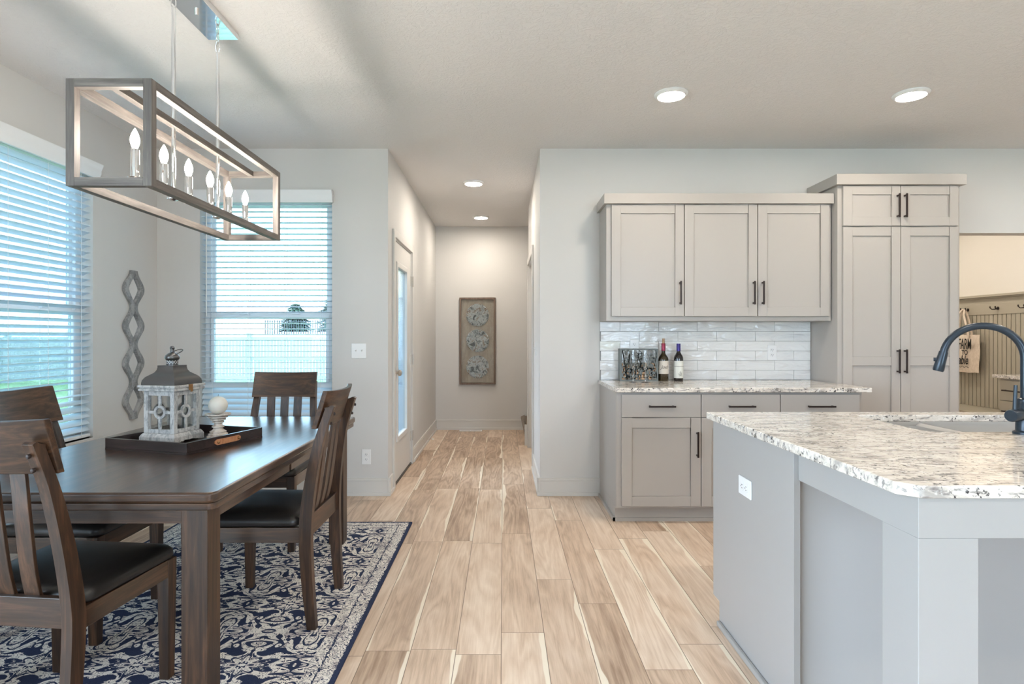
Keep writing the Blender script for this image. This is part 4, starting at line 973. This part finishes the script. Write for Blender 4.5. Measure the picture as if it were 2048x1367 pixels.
MB().tube([(0, 0, 0.084), (0.0006, 0, 0.09), (0.002, 0, 0.096)], 0.0009, 6).build('wick', M_SLOT, t)
t.location = (-1.372, 2.865, 0.7722+0.1104)

# ---------------------------------------------------------------- chandelier
CXc, C0, C1, CZ0, CZ1, hw, bt = -1.375, 2.074, 3.273, 1.781, 2.156, 0.15, 0.030
t = thing('linear_chandelier', 'open rectangular frame chandelier with six candle bulbs over the table', 'chandelier', (CXc, (C0+C1)/2, CEIL))
xa, xb = CXc-hw, CXc+hw
for yy, nm in ((C0, 'end_frame'), (C1-bt, 'end_frame')):
    for x in (xa, xb-bt): MB().box(x, x+bt, yy, yy+bt, CZ0, CZ1).build('corner_post', M_CHZ, t, bevel=0.001)
    for z in (CZ0, CZ1-bt): MB().box(xa+bt, xb-bt, yy, yy+bt, z, z+bt).build('cross_rail', M_CHX, t, bevel=0.001)
for x, z in ((xa, CZ0), (xb-bt, CZ0), (xa, CZ1-bt), (xb-bt, CZ1-bt)): MB().box(x, x+bt, C0+bt, C1-bt, z, z+bt).build('long_rail', M_CHY, t, bevel=0.001)
MB().box(CXc-0.014, CXc+0.014, C0+bt, C1-bt, CZ1-0.028, CZ1-0.001).build('centre_rail', M_CHY, t, bevel=0.001)
MB().box(CXc-0.074, CXc+0.074, 2.42, 2.926, CEIL-0.030, CEIL-0.0005).build('canopy', M_CHROME, t, bevel=0.002)
b = MB().box(CXc-0.009, CXc+0.009, 2.20, 3.20, 1.834, 1.842); b.build('candle_bar', M_CHROME, t)
for y in (2.483, 2.868):
    rd = MB().cyl((CXc, y, 1.842), (CXc, y, 2.625), 0.0085, seg=14).build('hanging_rod', M_CHROME, t)
    MB().lathe([(0.001, 1.820), (0.008, 1.821), (0.024, 1.827), (0.024, 1.831), (0.01, 1.834), (0.001, 1.834)], (CXc, y, 0), 24).build('finial', M_CHROME, rd)
    for kk, (zc, ax) in enumerate(((2.648, 0), (2.690, 1))):
        P = [(CXc+(0.010*math.cos(a) if ax == 0 else 0), y+(0.010*math.cos(a) if ax else 0), zc+0.025*math.sin(a)) for a in [2*PI*k/24 for k in range(24)]]
        MB().tube(P, 0.0026, 8, closed=True).build('chain_link', M_CHROME, rd)
MB().cyl((CXc, 2.673, CEIL-0.046), (CXc, 2.673, CEIL-0.030), 0.009, seg=14).build('canopy_screw', M_CHROME, t)
M_BULB = emit('lit_bulb', (1.0, 0.91, 0.81), BULB)
for k in range(6):
    y = 2.223+0.19*k
    c = MB().lathe([(0.001, 1.842), (0.022, 1.844), (0.024, 1.849), (0.0155, 1.852), (0.0155, 1.952), (0.0135, 1.955), (0.001, 1.955)], (CXc, y, 0), 22).build('candle_sleeve', M_CHROME, t)
    MB().lathe([(0.001, 1.955), (0.008, 1.956), (0.012, 1.968), (0.0165, 1.983), (0.0158, 1.996), (0.0105, 2.014), (0.004, 2.028), (0.001, 2.033)], (CXc, y, 0), 20).build('bulb', M_BULB, c)

# ---------------------------------------------------------------- recessed lights
M_LENS = emit('lit_lens', WARM, LENS)
def downlight(x, y, label, m=None):
    t = thing('recessed_light', label, 'light', (x, y, CEIL), 'recessed ceiling lights')
    MB().lathe([(0.101, CEIL-0.0005), (0.101, CEIL-0.006), (0.094, CEIL-0.014), (0.082, CEIL-0.020), (0.079, CEIL-0.018), (0.079, CEIL-0.0005)], (x, y, 0), 40).build('trim_ring', M_WHITE, t)
    MB().lathe([(0.0785, CEIL-0.010), (0.0785, CEIL-0.017), (0.06, CEIL-0.021), (0.03, CEIL-0.023), (0.001, CEIL-0.0235)], (x, y, 0), 40).build('lens', m or M_LENS, t)
    return t
downlight(1.03, 3.645, 'lit recessed ceiling light above the three-door wall cabinet')
downlight(2.50, 3.645, 'lit recessed ceiling light above the tall pantry cabinet')
M_HALL = emit('lit_hall_lens', WARM, LENS*1.3)
downlight(-0.285, 5.74, 'lit recessed ceiling light in the hall, nearer of the two', M_HALL)
downlight(-0.273, 7.38, 'lit recessed ceiling light in the hall, farther one by the end wall', M_HALL)
downlight(1.03, 1.6, 'added unseen recessed light above the island corner'); downlight(2.50, 1.6, 'added unseen recessed light above the island faucet')  # added out of view to brighten the kitchen
downlight(4.2, 5.6, 'added unseen recessed light inside the mudroom, nearer one'); downlight(4.2, 6.6, 'added unseen recessed light inside the mudroom, farther one')  # unseen lamps added to warm and brighten the mudroom walls
for x_, y_, n_ in ((1.03, -0.5, 'behind the island corner'), (2.5, -0.5, 'behind the island seats'), (4.0, 3.645, 'over the mudroom opening'), (4.0, 1.6, 'over the right island end')): downlight(x_, y_, 'added unseen recessed light '+n_)  # extra fill lamps added outside the view

# ---------------------------------------------------------------- wall decor
t = thing('wall_mirror', 'tall wavy grey wall mirror with four diamond panes between the windows', 'mirror', (XL, 4.395, 0.65))
MZ0, MZ1, MY, n4 = 0.65, 1.742, 4.395, 4
b = MB(); R = []; N = 96; per = (MZ1-MZ0)/4
def half_out(z): return 0.078-0.042*math.cos(2*PI*(z-MZ0)/per)
def half_in(z):
    f = ((z-MZ0) % per)/per; g = abs(f-0.5)/0.5
    return max(0.0, 0.076*(1-(g/0.80)**1.25)) if g < 0.80 else 0.0
zs = [MZ0+(MZ1-MZ0)*i/N for i in range(N+1)]
fr = MB()
for sgn in (1, -1):
    fr.loft([[(XL+0.002, MY+sgn*half_in(z), z), (XL+0.024, MY+sgn*half_in(z), z), (XL+0.026, MY+sgn*(half_in(z)*0.5+half_out(z)*0.5), z), (XL+0.020, MY+sgn*half_out(z), z), (XL+0.002, MY+sgn*half_out(z), z)] for z in zs])
fr.build('frame', M_MFRAME, t)
for k in range(4):
    zc = MZ0+per*(k+0.5); zz = [zc-per*0.40+per*0.80*i/24 for i in range(25)]
    MB().loft([[(XL+0.005, MY+half_in(z)+1e-4, z), (XL+0.009, MY+half_in(z)+1e-4, z), (XL+0.009, MY-half_in(z)-1e-4, z), (XL+0.005, MY-half_in(z)-1e-4, z)] for z in zz]).build('mirror_pane', M_MIRROR, t)

t = thing('framed_art', 'tall framed wall art with three metallic discs at the hall end', 'picture', (-0.343, 8.04, 0.613))
AX0, AX1, AZ0, AZ1, AY = -0.587, -0.100, 0.613, 1.782, 8.0395; fw = 0.026
MB().box(AX0, AX0+fw, AY-0.035, AY, AZ0, AZ1).box(AX1-fw, AX1, AY-0.035, AY, AZ0, AZ1).box(AX0+fw, AX1-fw, AY-0.035, AY, AZ0, AZ0+fw).box(AX0+fw, AX1-fw, AY-0.035, AY, AZ1-fw, AZ1).build('frame', wood('brown_frame_wood', 'z', (0.10, 0.065, 0.045), (0.16, 0.11, 0.08), (0.22, 0.16, 0.12), 0.5, 0), t, bevel=0.002)
MB().box(AX0+fw, AX1-fw, AY-0.008, AY-0.002, AZ0+fw, AZ1-fw).build('linen_backing', distressed('linen_backing', (0.40, 0.33, 0.26), (0.47, 0.40, 0.32), 0.5, 8), t)
def foil(seed):
    tt = NT('ribbed_metal_foil'); o = tt.obj(); nn = tt.noise(tt.mapping(o, (9, 9, 9), loc=(seed, 0, seed)), 1.6, 4, 0.7, 1.0)
    tt.base(tt.ramp(nn, [(0.30, (0.07, 0.065, 0.065)), (0.42, (0.36, 0.37, 0.37)), (0.52, (0.72, 0.74, 0.74)), (0.62, (0.34, 0.24, 0.17)), (0.74, (0.80, 0.80, 0.78))])); tt.set(Roughness=0.42, Metallic=0.55); return tt.m
for k, zc in enumerate((1.548, 1.203, 0.85)):
    b = MB(); n = 96; cx = -0.343; rO = 0.153
    rings = []
    for rr, amp in ((0.004, 0.0), (0.05, 0.003), (0.10, 0.0065), (0.142, 0.010), (rO, 0.002)):
        rings.append([(cx+rr*math.cos(2*PI*j/n), AY-0.016-(amp if j % 2 else 0.0)-0.004*rr/rO, zc+rr*math.sin(2*PI*j/n)) for j in range(n)])
    rings.append([(cx+rO*math.cos(2*PI*j/n), AY-0.0085, zc+rO*math.sin(2*PI*j/n)) for j in range(n)])
    b.loft(rings); b.build('foil_disc', foil(k*3.7+1), t, ang=5)
MB().box(AX0+fw, AX1-fw, AY-0.031, AY-0.029, AZ0+fw, AZ1-fw).build('glass_front', M_CLEAR, t)

t = thing('floor_register', 'white floor vent register at the foot of the hall end wall', 'vent', (-0.43, 7.94, 0))
b = MB(); b.box(-0.58, -0.28, 7.89, 7.905, 0.0005, 0.006).box(-0.58, -0.28, 7.985, 8.0, 0.0005, 0.006).box(-0.58, -0.565, 7.905, 7.985, 0.0005, 0.006).box(-0.295, -0.28, 7.905, 7.985, 0.0005, 0.006).box(-0.435, -0.425, 7.905, 7.985, 0.0005, 0.006); b.build('frame', M_WHITE, t)
b = MB(); x = -0.56
while x < -0.30: b.box(x, x+0.006, 7.905, 7.985, 0.001, 0.005); x += 0.012
b.build('grille', M_WHITE, t)
t = thing('door_stop', 'small spring door stop on the left hall baseboard', 'door stop', (-0.896, 6.95, 0.06))
MB().tube([(-0.896+0.002*k, 6.95+0.005*math.cos(k*1.3), 0.06+0.005*math.sin(k*1.3)) for k in range(36)], 0.0016, 6).build('spring', M_NICKEL, t)
MB().cyl((-0.826, 6.95, 0.06), (-0.814, 6.95, 0.06), 0.008, seg=14).build('rubber_tip', M_WHITE, t)
